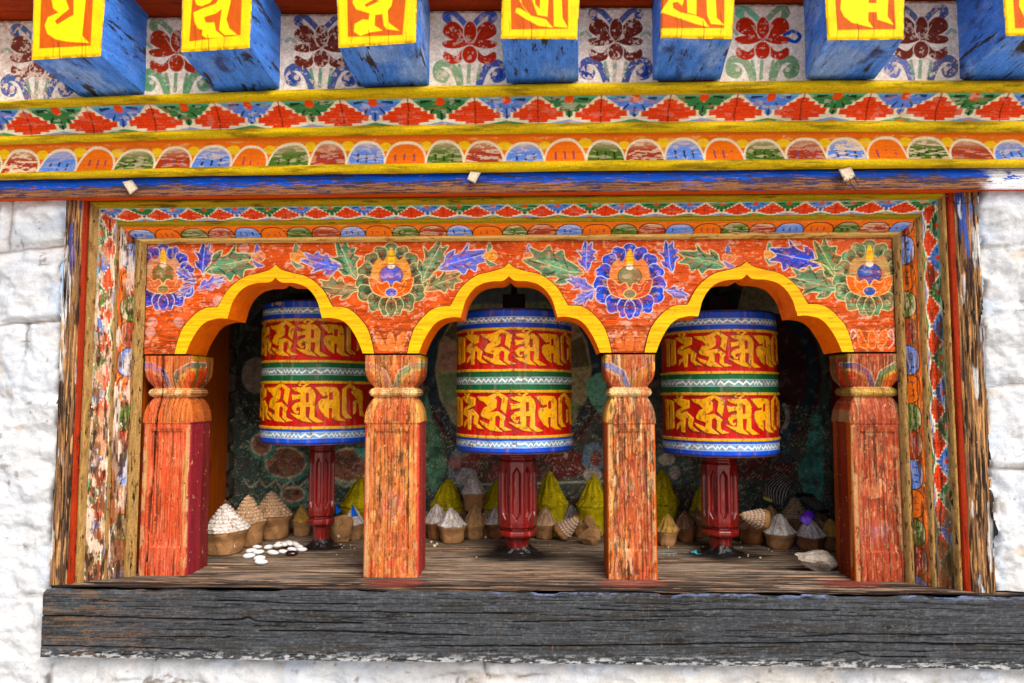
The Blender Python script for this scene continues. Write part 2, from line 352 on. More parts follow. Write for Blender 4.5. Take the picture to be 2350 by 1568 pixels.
# edges of the window frame rows, from the arch board outwards: (left px, right px, head row py, depth)
EDG = [(339, 2047, 553, -0.004), (312, 2068, 540, -0.012), (276, 2102, 512, -0.030), (268, 2117, 500, -0.036),
       (225, 2155, 469, -0.055), (204, 2173, 451, -0.064), (189, 2191, 440, -0.070), (150, 2248, 395, -0.076)]
XLs = [at(a, 533, y)[0] for a, b, c, y in EDG]; XRs = [at(b, 533, y)[0] for a, b, c, y in EDG]
ZTs = [at(1175, c, y)[2] for a, b, c, y in EDG]; YS = [e[3] for e in EDG]
SILL_Y = -0.105
SL = at(100, 1340, SILL_Y)[0]; SZB = at(1175, 1522, SILL_Y)[2]

# white masonry round the niche
def build_wall():
    st = 0.0032
    xs = np.arange(-1.75, 1.75, st); zs = np.concatenate([np.arange(-1.26, -0.62, 0.012), np.arange(-0.62, 0.86, st)])
    X, Z = np.meshgrid(xs, zs, indexing='ij')
    # courses of limewashed stones: warped brick joints
    wx = X+0.09*(fbm(X*5, Z*5, 3, 3)-.5); wz = Z+0.09*(fbm(X*4, Z*5, 3, 9)-.5)
    ch = 0.145; row = np.floor((wz+0.04)/ch); fz = (wz+0.04)/ch-row
    cw = 0.25+0.1*_hash(row, row*0+3, 5); cx = wx/cw+_hash(row, row*0, 8)*3
    fx = cx-np.floor(cx)
    dj = np.minimum(np.minimum(fz, 1-fz)*ch, np.minimum(fx, 1-fx)*cw)
    joint = 1-sstep(0.0, 0.017, dj)
    stone = _hash(np.floor(cx), row, 77)
    soften = sstep(0.48, 0.72, fbm(X*3+7, Z*3, 3, 55))
    H = 0.010*(1-joint*(0.15+0.75*soften))+0.007*stone+0.036*(fbm(X*7, Z*8, 3, 19)-.5)+0.032*(fbm(X*16, Z*17, 4, 21)-.5)+0.006*(fbm(X*26, Z*75, 4, 23)-.5)+0.009*(fbm(X*34, Z*30, 4, 31)-.5)
    # plaster lapped against the timber
    ex = np.minimum(np.abs(X-XLs[7]), np.abs(X-XRs[7]))
    H = H*0.9
    Yg = -0.064-H
    P = np.stack([X, Yg, Z], -1)
    n1 = 0.016*(fbm(Z*9, X*0+2, 4, 4)-.5)+0.006*(vn(Z*70, X*0, 6)-.5)
    n2 = 0.022*(fbm(Z*8, X*0+5, 4, 14)-.5)+0.008*(vn(Z*60, X*0, 16)-.5)
    n3 = 0.012*(fbm(X*8, X*0+5, 4, 24)-.5)+0.005*(vn(X*60, X*0, 26)-.5)
    inx = (X > XLs[7]+0.002+n1) & (X < XRs[7]-0.004+n2) & (Z > SZB-0.004) & (Z < ZTs[7]+0.02)
    insill = (X > SL+0.001+n1*.6) & (Z > SZB+0.003+n3) & (Z < np.where(X > XRs[7], 0.0015, 0.010))
    topc = Z > ZTs[6]+0.004+n3
    hole = inx | insill | (topc & (X < XRs[7]+0.01+n1))
    keep = ~(hole[:-1, :-1] | hole[1:, 1:] | hole[1:, :-1] | hole[:-1, 1:])
    cv = Canvas(X, Z, (205, 206, 206))
    blot = fbm(X*6, Z*6, 4, 41)
    cv.mix(sstep(0.46, 0.66, blot)*0.45, (198, 206, 216))
    cv.mix(sstep(0.58, 0.75, fbm(X*4+3, Z*5, 4, 47))*0.3, (232, 220, 198))
    crack = joint*soften*sstep(0.42, 0.6, fbm(X*14, Z*14, 4, 61))
    thin = (1-sstep(0.0, 0.0045, dj))*soften*sstep(0.4, 0.55, fbm(X*9, Z*9, 3, 63))
    cv.mix(crack*0.40, (186, 160, 128)); cv.mix(thin*0.85, (84, 66, 52))
    cv.mix(sstep(0.58, 0.72, fbm(X*9, Z*13, 5, 67))*0.22, (176, 184, 196)); cv.mix(sstep(0.75, 0.80, fbm(X*22+5, Z*26, 5, 69))*0.5, (190, 166, 136)); cv.mix(sstep(0.74, 0.77, fbm(X*50, Z*55, 5, 73))*0.7, (122, 106, 92)); cv.mix((1-sstep(-1.2, -.86, X))*.22, (196, 210, 226)); cv.mix(sstep(0.62, 0.74, fbm(X*60, Z*8, 4, 79))*0.12, (186, 180, 170))
    pass
    # brown crevice grime, then bluish edge shading painted into the colour along the timber
    near = np.minimum(np.minimum(np.abs(X-XLs[7]-n1), np.abs(X-XRs[7]-n2)), np.where((X > SL-0.02), np.abs(Z-SZB-n3), 9))
    cv.mix((1-sstep(0.0, 0.016, near))*sstep(0.36, 0.55, fbm(X*30, Z*30, 3, 81))*0.85, (74, 58, 46))
    cv.mix((1-sstep(0.01, 0.05, near))*sstep(0.55, 0.7, fbm(X*20, Z*20, 3, 83))*0.5, (186, 200, 216))
    o = grid_obj('masonry', P, M['plaster'], None, cv.C, keep)
    o.name = 'white_wall'
    tag(o, 'rough white limewashed stone wall surrounding the painted window frame', 'wall')
build_wall()

# niche shell: back wall with mural, side walls of stone, ceiling, floor
NB = 0.55; NXL, NXR = -0.84, 0.90; NZ = 0.80
def build_niche():
    xs = np.arange(NXL, NXR+.001, 0.0025); zs = np.arange(0, NZ, 0.0025)
    X, Z = np.meshgrid(xs, zs, indexing='ij')
    P = np.stack([X, NB+0.004*(fbm(X*12, Z*12, 3)-.5), Z], -1)
    U, V = proj(P.reshape(-1, 3))
    cv = Canvas(U, V, (66, 72, 64), soft=2.0)
    n = fbm(U/40, V/40, 4, 5)
    cv.mix(sstep(0.45, 0.7, n)*0.6, (40, 66, 62)); cv.mix(sstep(0.55, 0.75, fbm(U/60, V/50, 4, 15))*0.6, (78, 44, 38))
    def disc(cx, cy, r0, cols, ring=(40, 52, 60)):
        cv.ell(cx, cy, r0+22, (r0+22)*1.05, (60, 26, 24)); cv.ell(cx, cy, r0+14, (r0+14)*1.05, ring)
        cv.ell(cx, cy, r0-10, (r0-10)*1.05, cols[0])
        for k in range(14):
            a0 = k*2*math.pi/14; a1 = a0+2*math.pi/14*0.9
            p = [(cx+(r0-14)*math.cos(a0), cy+(r0-14)*1.05*math.sin(a0)), (cx+(r0-14)*math.cos(a1), cy+(r0-14)*1.05*math.sin(a1)),
                 (cx+(r0-70)*math.cos(a1), cy+(r0-70)*math.sin(a1)), (cx+(r0-70)*math.cos(a0), cy+(r0-70)*math.sin(a0))]
            cv.poly(p, cols[k % len(cols)])
    cv.ell(690, 860, 150, 190, (34, 38, 36)); cv.ell(690, 860, 118, 150, (44, 50, 46))
    cv.ell(588, 862, 34, 42, (126, 112, 100))
    disc(1178, 850, 190, [(148, 134, 96), (110, 124, 84), (160, 120, 100), (92, 80, 54), (128, 138, 104)])
    disc(1700, 860, 165, [(64, 34, 34), (54, 28, 30), (70, 40, 38)], (34, 50, 56))
    # teal scarf bands
    cv.poly([(1862, 960), (1886, 960), (1888, 1150), (1868, 1160), (1832, 1090), (1850, 1040)], (64, 132, 120), smooth=True)
    cv.poly([(978, 900), (992, 960), (1010, 1010), (1022, 1080), (990, 1130), (975, 1020)], (70, 120, 92), smooth=True)
    cv.poly([(1345, 880), (1385, 860), (1395, 960), (1360, 930)], (100, 150, 124), smooth=True)
    # clouds and cushions below the drums
    cv.poly([(540, 960), (600, 980), (640, 1000), (900, 1000), (900, 1200), (540, 1200)], (52, 74, 66))
    for cx, cy, rx, ry in ((655, 1062, 44, 32), (800, 1068, 46, 36), (672, 1135, 24, 14), (600, 1020, 20, 22)):
        cv.ell(cx+2, cy+4, rx+12, ry+11, (66, 132, 116)); cv.ell(cx, cy, rx+5, ry+5, (196, 180, 150)); cv.ell(cx, cy, rx, ry, (142, 92, 74))
        cv.ell(cx, cy-ry*.2, rx*.6, ry*.45, (120, 74, 62))
    cv.poly([(812, 1030), (846, 1028), (832, 1058), (822, 1048)], (60, 160, 140))
    for k in range(9):
        x = 560+k*36; cv.line([(x, 1100), (x+14, 1118), (x+34, 1104)], 4, (176, 168, 140), 0.8)
    cv.line([(560, 1155), (640, 1150), (700, 1160), (830, 1150)], 5, (120, 150, 120), 0.8)
    cv.poly([(1040, 1035), (1080, 1040), (1070, 1100), (1030, 1090)], (90, 110, 122), smooth=True); cv.ell(1050, 1065, 20, 20, (150, 96, 92))
    cv.ell(1100, 1075, 44, 40, (120, 52, 52)); cv.ell(1112, 1082, 16, 34, (74, 60, 50)); cv.ell(1070, 1095, 26, 22, (150, 144, 140))
    cv.poly([(1230, 1040), (1330, 1035), (1345, 1080), (1300, 1098), (1232, 1094)], (96, 32, 34), smooth=True)
    cv.ell(1362, 1050, 26, 34, (88, 112, 128)); cv.ell(1368, 1052, 14, 18, (120, 50, 50)); cv.ell(1360, 1090, 22, 16, (156, 146, 130))
    cv.line([(1010, 1108), (1150, 1112), (1280, 1108), (1390, 1104)], 4, (186, 172, 150), 0.8)
    cv.poly([(1500, 1040), (1560, 1035), (1590, 1100), (1520, 1110)], (70, 96, 92), smooth=True); cv.ell(1530, 1055, 20, 14, (190, 178, 160)); cv.ell(1548, 1085, 14, 16, (170, 156, 146))
    cv.poly([(1690, 1060), (1800, 1040), (1810, 1090), (1700, 1100)], (92, 34, 34), smooth=True)
    cv.line([(1800, 930), (1808, 960), (1796, 990)], 10, (176, 168, 156), 0.8); cv.poly([(1796, 985), (1814, 985), (1812, 1060), (1794, 1060)], (60, 84, 100))
    cv.poly([(1710, 640), (1780, 640), (1790, 720), (1690, 720)], (140, 128, 96)); cv.poly([(1080, 640), (1300, 640), (1330, 690), (1060, 700)], (84, 92, 86))
    wf = fbm(U/46+1.3*fbm(U/30, V/26, 3, 61), V/40+1.3*fbm(U/26+9, V/30, 3, 62), 3, 63)*9; iso = np.abs((wf % 1)-.5)
    zone = np.clip((V > 930)*1.0+(U < 930)*.25, 0, 1)
    cv.mix(zone*sstep(.30, .42, iso)*.55, (44, 74, 66)); cv.mix(zone*sstep(.435, .475, iso)*.75, (168, 154, 124)); cv.mix(zone*(1-sstep(.05, .14, iso))*.45, (106, 66, 54)); cv.mix(zone*sstep(.55, .7, fbm(U/30, V/24, 4, 64))*.6, (40, 44, 42))
    cv.mix(sstep(0.5, 0.72, fbm(U/9, V/9, 4, 25))*0.35, (36, 30, 28)); cv.mix(sstep(0.62, 0.74, fbm(U/14, V/14, 4, 29))*0.25, (130, 120, 98))
    cv.mul(np.full(len(U), 2.35))
    t = grid_obj('back_wall', P, M['mural'], None, cv.C)
    tag(t, 'dark niche back wall with faded painted mural behind the prayer wheels', 'wall')
    for nm, xw, sg, lab in (('side_wall', NXL, 1, 'dark rough stone side wall at left inside the niche'), ('side_wall', NXR, -1, 'dark rough stone side wall at right inside the niche')):
        ys = np.arange(0.02, NB+.004, 0.004); zs2 = np.arange(0, NZ, 0.004)
        Yg, Zg = np.meshgrid(ys, zs2, indexing='ij')
        ch = 0.075; row = np.floor(Zg/ch); fz = Zg/ch-row; cx = Yg/0.11+_hash(row, row*0, 3); fx = cx-np.floor(cx)
        d = np.minimum(np.minimum(fz, 1-fz)*ch, np.minimum(fx, 1-fx)*.11)
        H = 0.022*sstep(0, 0.016, d)*(0.6+0.6*_hash(np.floor(cx), row, 9))+0.008*(fbm(Yg*30, Zg*30, 4, 4)-.5)
        tag(grid_obj(nm, np.stack([xw+sg*H, Yg, Zg], -1), M['stone']), lab, 'wall')
    hexa('niche_ceiling', box8(NXL, NXR, 0.0, NB, NZ, NZ+0.03), M['stone'], None, 0)
    tag(bpy.data.objects['niche_ceiling'], kind='structure')
build_niche()

# floor boards and sill beam
def build_floor_sill():
    root = thing('sill_beam', 'long black weathered wooden sill beam with cracks under the niche', 'beam', (0, SILL_Y, SZB))
    # front face with cracks
    xR = 1.75
    st = 0.0018
    xs = np.arange(SL, xR, st); zs = np.linspace(SZB, 0, 90)
    X, Z = np.meshgrid(xs, zs, indexing='ij')
    P0 = np.stack([X, X*0+SILL_Y, Z], -1); U, V = proj(P0.reshape(-1, 3))
    cv = Canvas(U, V, (66, 68, 70), soft=0.9)
    Vw = V.copy()
    for kx, ky, kr, ka in ((640, 1432, 46, 16), (1560, 1470, 60, 18), (2040, 1440, 40, 14), (330, 1470, 34, 12)):
        d2 = ((U-kx)/(kr*2.0))**2+((V-ky)/kr)**2; Vw = Vw+ka*np.sign(V-ky)*np.exp(-d2)*-1
    Vo = V; V = Vw
    n = fbm(U/90, V/9, 5, 3)
    n = fbm(U/60, V/6, 5, 3)*.5+.5*fbm(U/14, V/5, 4, 5)
    cv.mix(sstep(0.44, 0.62, n)*0.5, (84, 88, 93)); cv.mix(sstep(0.55, 0.7, fbm(U/150, V/24, 4, 8))*0.7, (58, 54, 48))
    cv.mix(sstep(0.58, 0.66, fbm(U/110, V/1.6, 4, 13))*0.6, (34, 34, 37))
    cv.mix(sstep(0.60, 0.68, fbm(U/8, V/4, 4, 18))*0.35, (112, 112, 112))
    V = Vo
    for kx, ky, kr in ((640, 1432, 7), (1560, 1470, 9), (2040, 1440, 6), (330, 1470, 5)):
        d = np.hypot((U-kx)/1.7, V-ky)+3*(fbm(U/6, V/6, 3, 2)-.5); cv.mix((1-sstep(kr*.5, kr, d))*.8, (30, 28, 28)); cv.mix((1-sstep(.6, 1.6, np.abs(d-kr*1.5)))*.6, (34, 33, 34)); cv.mix((1-sstep(.6, 1.6, np.abs(d-kr*2.1)))*.5, (40, 39, 40))
    left = 1-sstep(120, 520, U)
    cv.mix(left*sstep(0.5, 0.62, fbm(U/50, V/4, 4, 29))*0.55, (128, 96, 66))
    H = np.zeros(len(U))
    def crack(pts, wd, dep=0.004):
        P = spline(np.array(pts, float), False, 8); idx = cv._idx(P, 14)
        if not len(idx): return
        jit = 2.2*(fbm(U[idx]/25, V[idx]*0, 3, 50)-.5)
        V[idx] += jit; cv.V = V
        d = cv._sd(P, idx, False); V[idx] -= jit; cv.V = V
        m = 1-sstep(wd*.35, wd*.95, d); cv.put(idx, m*0.95, (10, 10, 11)); H[idx] += m*dep
    Z6 = lambda x, y: (x/1.88*.94, (1380+y/1.88)*.94)
    Z7 = lambda x, y: ((1250+x/1.88)*.94, (1380+y/1.88)*.94)
    crack([Z6(195, 232), Z6(500, 238), Z6(800, 247), Z6(1080, 252), Z6(1135, 240), Z6(1190, 258), Z6(1400, 264), Z6(1660, 268)], 2.6)
    crack([Z6(1190, 302), Z6(1500, 304), Z6(1800, 316), Z6(2150, 322)], 2.6)
    crack([Z6(1000, 162), Z6(1150, 166), Z6(1350, 176), Z6(1640, 180)], 1.9)
    crack([Z6(1240, 206), Z6(1700, 216), Z6(2350, 224)], 1.9)
    crack([Z6(190, 370), Z6(700, 380), Z6(1000, 398)], 2.0)
    crack([Z6(1930, 372), Z6(2350, 374)], 2.0)
    crack([Z7(0, 372), Z7(400, 370), Z7(900, 362), Z7(1400, 356), Z7(1640, 356), Z7(2350, 366)], 2.8)
    crack([Z7(0, 262), Z7(300, 258), Z7(700, 252)], 2.0); crack([Z7(300, 200), Z7(560, 210), Z7(1000, 204), Z7(1500, 210)], 2.0)
    crack([Z7(1300, 330), Z7(1640, 318), Z7(2000, 322)], 1.8); crack([Z7(1480, 410), Z7(1570, 400), Z7(1640, 418), Z7(1900, 424)], 2.0)
    rng = random.Random(4)
    for k in range(130):
        x = rng.uniform(100, 2400); y = rng.uniform(1350, 1530); l = rng.uniform(30, 190)
        crack([(x, y), (x+l*.5, y+rng.uniform(-1.5, 2.5)), (x+l, y+rng.uniform(-1, 4))], rng.uniform(0.9, 1.5), 0.0015)
    for k in range(70):
        x = rng.choice([rng.gauss(1480, 40), rng.gauss(1960, 120), rng.gauss(1150, 60), rng.uniform(200, 2300)]); y = rng.uniform(1360, 1500)
        cv.line([(x, y), (x+rng.uniform(-2, 2), y+rng.uniform(5, 22))], 1.6, rng.choice([(30, 28, 28), (120, 92, 70)]), 0.7)
    # blue paint left along the upper edge, lime along the lower one
    edge = (0-Z.ravel())
    cv.mix((1-sstep(0.001, 0.006, edge))*sstep(900, 1300, U)*sstep(0.50, 0.60, fbm(U/30, V/3, 5, 70))*0.75, (120, 138, 180))
    low = Z.ravel()-SZB
    cv.mix((1-sstep(0.002, 0.022, low))*sstep(0.54, 0.62, fbm(U/14, V/4, 5, 72)+0.06*(1-sstep(0, .01, low)))*0.7, (206, 206, 204))
    chew = 0.0035*sstep(0.45, 0.7, fbm(U/70, U*0, 4, 90))*(1-sstep(0.0, 0.014, edge))
    prof = 0.009*(1-sstep(0, 0.010, edge))**2
    Yd = SILL_Y+H+0.0025*(fbm(U/120, V/7, 4, 99)-.5)+prof
    P = P0.copy(); P[..., 1] = Yd.reshape(X.shape); P[..., 2] -= chew.reshape(X.shape)
    grid_obj('beam_face', P, M['sill'], root, cv.C)
    hexa('beam_core', box8(SL, xR, SILL_Y+0.008, 0.02, SZB, -0.012), M['sill'], root, 0.0)
    bpy.data.objects['beam_core'].data.color_attributes.new('Col', 'FLOAT_COLOR', 'POINT').data.foreach_set('color', np.tile([0.06, 0.06, 0.06, 1], 8).astype(np.float32))
    # floor
    ys = np.concatenate([np.arange(SILL_Y+0.0105, 0.14, 0.0022), np.arange(0.14, NB+0.002, 0.004)])
    xs = np.arange(max(SL+.002, -1.0), 1.2, 0.0024)
    X, Yg = np.meshgrid(xs, ys, indexing='ij')
    Pz = 0.0035*(fbm(X*6, Yg*60, 4, 7)-.5)
    edge2 = 1-sstep(0, 0.02, Yg-ys[0])
    Pz -= edge2*0.003*sstep(0.42, 0.7, fbm(X*12, Yg*30, 3, 17))-0.002*edge2
    for yb in (-0.035, 0.075, 0.24, 0.40): Pz -= 0.004*(1-sstep(0.0008, 0.003, np.abs(Yg-yb-0.004*(fbm(X*3, X*0, 2, 5)-.5))))
    cv = Canvas(X, Yg, (136, 122, 106), soft=0.002)
    cv.mix(sstep(0.46, 0.66, fbm(X*5, Yg*50, 5, 31))*0.7, (112, 84, 60)); cv.mix(sstep(0.5, 0.68, fbm(X*4+2, Yg*36, 5, 37))*0.6, (186, 166, 146))
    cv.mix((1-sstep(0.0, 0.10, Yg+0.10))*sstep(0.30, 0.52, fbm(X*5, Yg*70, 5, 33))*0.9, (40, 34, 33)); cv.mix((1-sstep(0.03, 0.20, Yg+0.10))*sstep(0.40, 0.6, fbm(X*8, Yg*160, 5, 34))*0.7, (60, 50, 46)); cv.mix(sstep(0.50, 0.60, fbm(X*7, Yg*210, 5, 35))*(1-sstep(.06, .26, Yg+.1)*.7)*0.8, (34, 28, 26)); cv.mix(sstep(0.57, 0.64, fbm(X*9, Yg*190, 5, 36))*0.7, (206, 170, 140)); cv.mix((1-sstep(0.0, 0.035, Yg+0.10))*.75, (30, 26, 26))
    cv.mix(sstep(0.60, 0.68, fbm(X*6, Yg*120, 4, 39))*0.8, (36, 28, 24))
    cv.mix(sstep(0.12, 0.2, Yg)*sstep(0.40, 0.6, fbm(X*9, Yg*9, 4, 43))*0.5, (132, 112, 84))
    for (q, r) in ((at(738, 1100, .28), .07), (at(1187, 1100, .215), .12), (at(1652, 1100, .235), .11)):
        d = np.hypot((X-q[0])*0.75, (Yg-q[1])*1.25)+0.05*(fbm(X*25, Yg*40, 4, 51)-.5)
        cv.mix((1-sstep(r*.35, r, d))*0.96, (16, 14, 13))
    for px, py, r in ((905, 1338, .10), (1452, 1338, .10), (1950, 1338, .09)):
        q = floor_at(px, py); d = np.hypot(X-q[0], (Yg-q[1])*2.0)+0.03*(fbm(X*40, Yg*40, 3, 57)-.5)
        cv.mix((1-sstep(r*.5, r*.8, d))*0.55, (150, 66, 58))
    q = floor_at(1590, 1270); d = np.abs(Yg-q[1])+0.02*(fbm(X*30, Yg*90, 4, 59)-.5)
    cv.mix((1-sstep(0.0, 0.010, d))*(np.abs(X-q[0]) < 0.09)*sstep(.45, .6, fbm(X*60, Yg*160, 3, 60))*0.8, (90, 176, 184))
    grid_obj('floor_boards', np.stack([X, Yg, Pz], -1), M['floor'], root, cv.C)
build_floor_sill()

# ------------------------------------------------------------------ painted bands
RED, GRN, BLU, CRM, ORG, YEL = (240, 76, 0), (56, 118, 66), (84, 118, 206), (246, 232, 196), (240, 124, 20), (250, 200, 20)
def flower_band(S, T, per, seed=0, wear=0.35):
    """S metres along the band, T 0..1 across (1 = outer/top)"""
    S = np.asarray(S)+per*0.10*(fbm(np.asarray(S)/per*1.1, S*0, 2, seed+71)-.5)+per*.03*(fbm(np.asarray(S)/per*7, np.asarray(T)*3, 2, seed+72)-.5)
    T = np.asarray(T)+0.10*(fbm(S/per*1.6, S*0, 2, seed+73)-.5)*(4*np.asarray(T)*(1-np.asarray(T)))
    k = np.round(S/per); a = S/per-k                       # stepped lozenge at a=0, half rosettes at a=+-.5
    S = np.asarray(S); N = S.size
    cv = Canvas(S, T, CRM)
    a = a.ravel(); T = np.asarray(T).ravel(); h = np.floor(S.ravel()/per)      # rosette index
    b = a-np.where(a > 0, .5, -.5)                         # distance from the rosette axis
    even = (h % 2 == 0)
    topc = np.where(even[:, None], lin((58, 124, 66)), lin((96, 136, 222)))
    botc = np.where(even[:, None], lin((140, 164, 214)), lin((84, 150, 84)))
    wob = 0.03*(fbm(S.ravel()/per*5, T*4, 3, seed+3)-.5)
    tm = sstep(0.0, 0.05, (T-0.26)-np.abs(b)*1.50+wob*2)
    cv.C = cv.C*(1-tm[:, None])+topc*tm[:, None]
    tm2 = sstep(0.0, 0.05, 0.97-T)*0+sstep(0.86, 0.93, T)*tm
    cv.C = cv.C*(1-.5*tm2[:, None])+lin((120, 220, 170))*.5*tm2[:, None]
    bm = sstep(0.0, 0.03, 0.24-T-np.abs(b)*0.52+wob)
    cv.C = cv.C*(1-bm[:, None])+botc*bm[:, None]
    # rays and buds
    ang = np.arctan2(b*per*1.0, (0.93-T)*per*0.46); rr = np.hypot(b*per, (0.93-T)*per*0.46)/per
    ray = sstep(0.72, 0.9, np.cos(ang*8.5))*(rr > 0.13)*(rr < 0.30)*(T < .92)*tm
    cv.C = cv.C*(1-.9*ray[:, None])+np.where(even[:, None], lin((20, 34, 20)), lin((20, 40, 90)))*.9*ray[:, None]
    bud = 1-sstep(0.85, 1.1, np.hypot(b/0.075, (T-0.88)/0.12)); cv.mix(bud, (232, 84, 30))
    bud = 1-sstep(0.85, 1.1, np.hypot(b/0.075, (T-0.05)/0.07)); cv.mix(bud, (240, 120, 40))
    # stepped lozenge
    lv = np.floor((T-0.10)/0.105); tc = np.abs(lv-2.6)
    hw = np.clip(0.45-0.105*np.maximum(tc-.2, 0), 0.06, 1)
    hw = np.floor(hw*20)/20
    ok = (T > 0.10) & (T < 0.86)
    glow = (1-sstep(hw+0.03, hw+0.05, np.abs(a)+wob))*((T > 0.06) & (T < .92)); cv.mix(glow, CRM)
    lz = (1-sstep(hw-0.012, hw+0.012, np.abs(a)+wob))*ok; cv.mix(lz, RED)
    fr = (T-0.10)/0.105-lv
    cv.mix(lz*(fr < 0.14)*0.45, (150, 34, 6)); cv.mix(lz*(np.abs(((a*13+lv*.5) % 1)-.5) < .08)*0.3, (150, 34, 8))
    cv.mix((np.abs(a) < 0.013)*(T > .03)*(T < .97)*0.75, (120, 34, 10))
    n = fbm(S.ravel()*60, T*8, 5, seed+9)
    nl = 1-.65*lz; cv.mix(sstep(0.61, 0.67, n)*wear*nl, (250, 238, 214)); cv.mix(sstep(0.62, 0.68, fbm(S.ravel()*30+9, T*10, 5, seed+19))*wear*nl, (206, 140, 84))
    return cv
PETALS = [(104, 146, 228), (246, 122, 6), (78, 112, 34), (176, 62, 24)]
def petal_band(S, T, per, seed=0, wear=0.4, outline=CRM, lean=None, dots=True, base=ORG, order=(0, 1, 2, 3)):
    S = np.asarray(S)+per*0.16*(fbm(np.asarray(S)/per*1.3, np.asarray(S)*0, 2, seed+71)-.5); s = S.ravel(); T = np.asarray(T).ravel(); T = T*(1+.18*(vn(s/per*.9, s*0, seed+74)-.5))
    cv = Canvas(S, T, base)
    cv.mix(sstep(0.5, 0.7, fbm(s*40, T*5, 3, seed+2))*0.4, (214, 92, 12))
    if lean is not None: s = s+lean.ravel()*(T-0.0)*per
    k = np.round(s/per); a = s/per-k
    idx = np.array(order)[(k.astype(int)) % 4]
    pc = np.array([lin(c) for c in PETALS])[idx]
    tick = np.array([lin((24, 24, 30)), lin((150, 70, 90)), lin((24, 30, 14)), lin((130, 70, 110))])[idx]
    d = np.hypot(np.abs(a)/0.51, np.clip(T-0.02, 0, 2)/0.78); d = np.where(T < 0.02, np.abs(a)/.51, d)
    d = (np.abs(a)/0.505)**2.6+(np.clip(T, 0, 2)/0.80)**2.2
    if dots:
        dd = np.hypot((np.abs(a)-0.5)/0.17, (T-0.66)/0.15); cv.mix(1-sstep(0.85, 1.05, dd), YEL)
    o = 1-sstep(1.02, 1.12, d); cv.mix(o, outline)
    ow = 0.80 if outline == CRM else 0.84
    f = 1-sstep(ow, ow+.09, d)
    hi = sstep(0.40, 0.75, T)*0.45
    pc = pc*(1-hi[:, None])+lin((236, 200, 160))*hi[:, None]*(idx != 1)[:, None]+pc*hi[:, None]*(idx == 1)[:, None]
    cv.C = cv.C*(1-f[:, None])+pc*f[:, None]
    tk = np.zeros(len(s))
    for q in (-0.22, 0.0, 0.22): tk = np.maximum(tk, (1-sstep(0.018, 0.034, np.abs(a-q+0.04*(T-.25))))*((T > 0.12) & (T < 0.42)))
    tk = tk*f*sstep(0.3, 0.45, fbm(s*90, T*6, 3, seed+44)); cv.C = cv.C*(1-.9*tk[:, None])+tick*.9*tk[:, None]
    n = fbm(s*45, T*14, 5, seed+5)*0.6+0.4*fbm(s*120, T*20, 3, seed+6)
    rnd = _hash(k, k*0+seed, 3)
    cv.mix(sstep(0.545-0.05*rnd, 0.585-.05*rnd, n)*f*(idx != 1)*wear*1.6*(0.4+rnd), (244, 214, 176))
    cv.mix(sstep(0.60, 0.64, n)*(1-f)*wear, (250, 210, 130))
    return cv

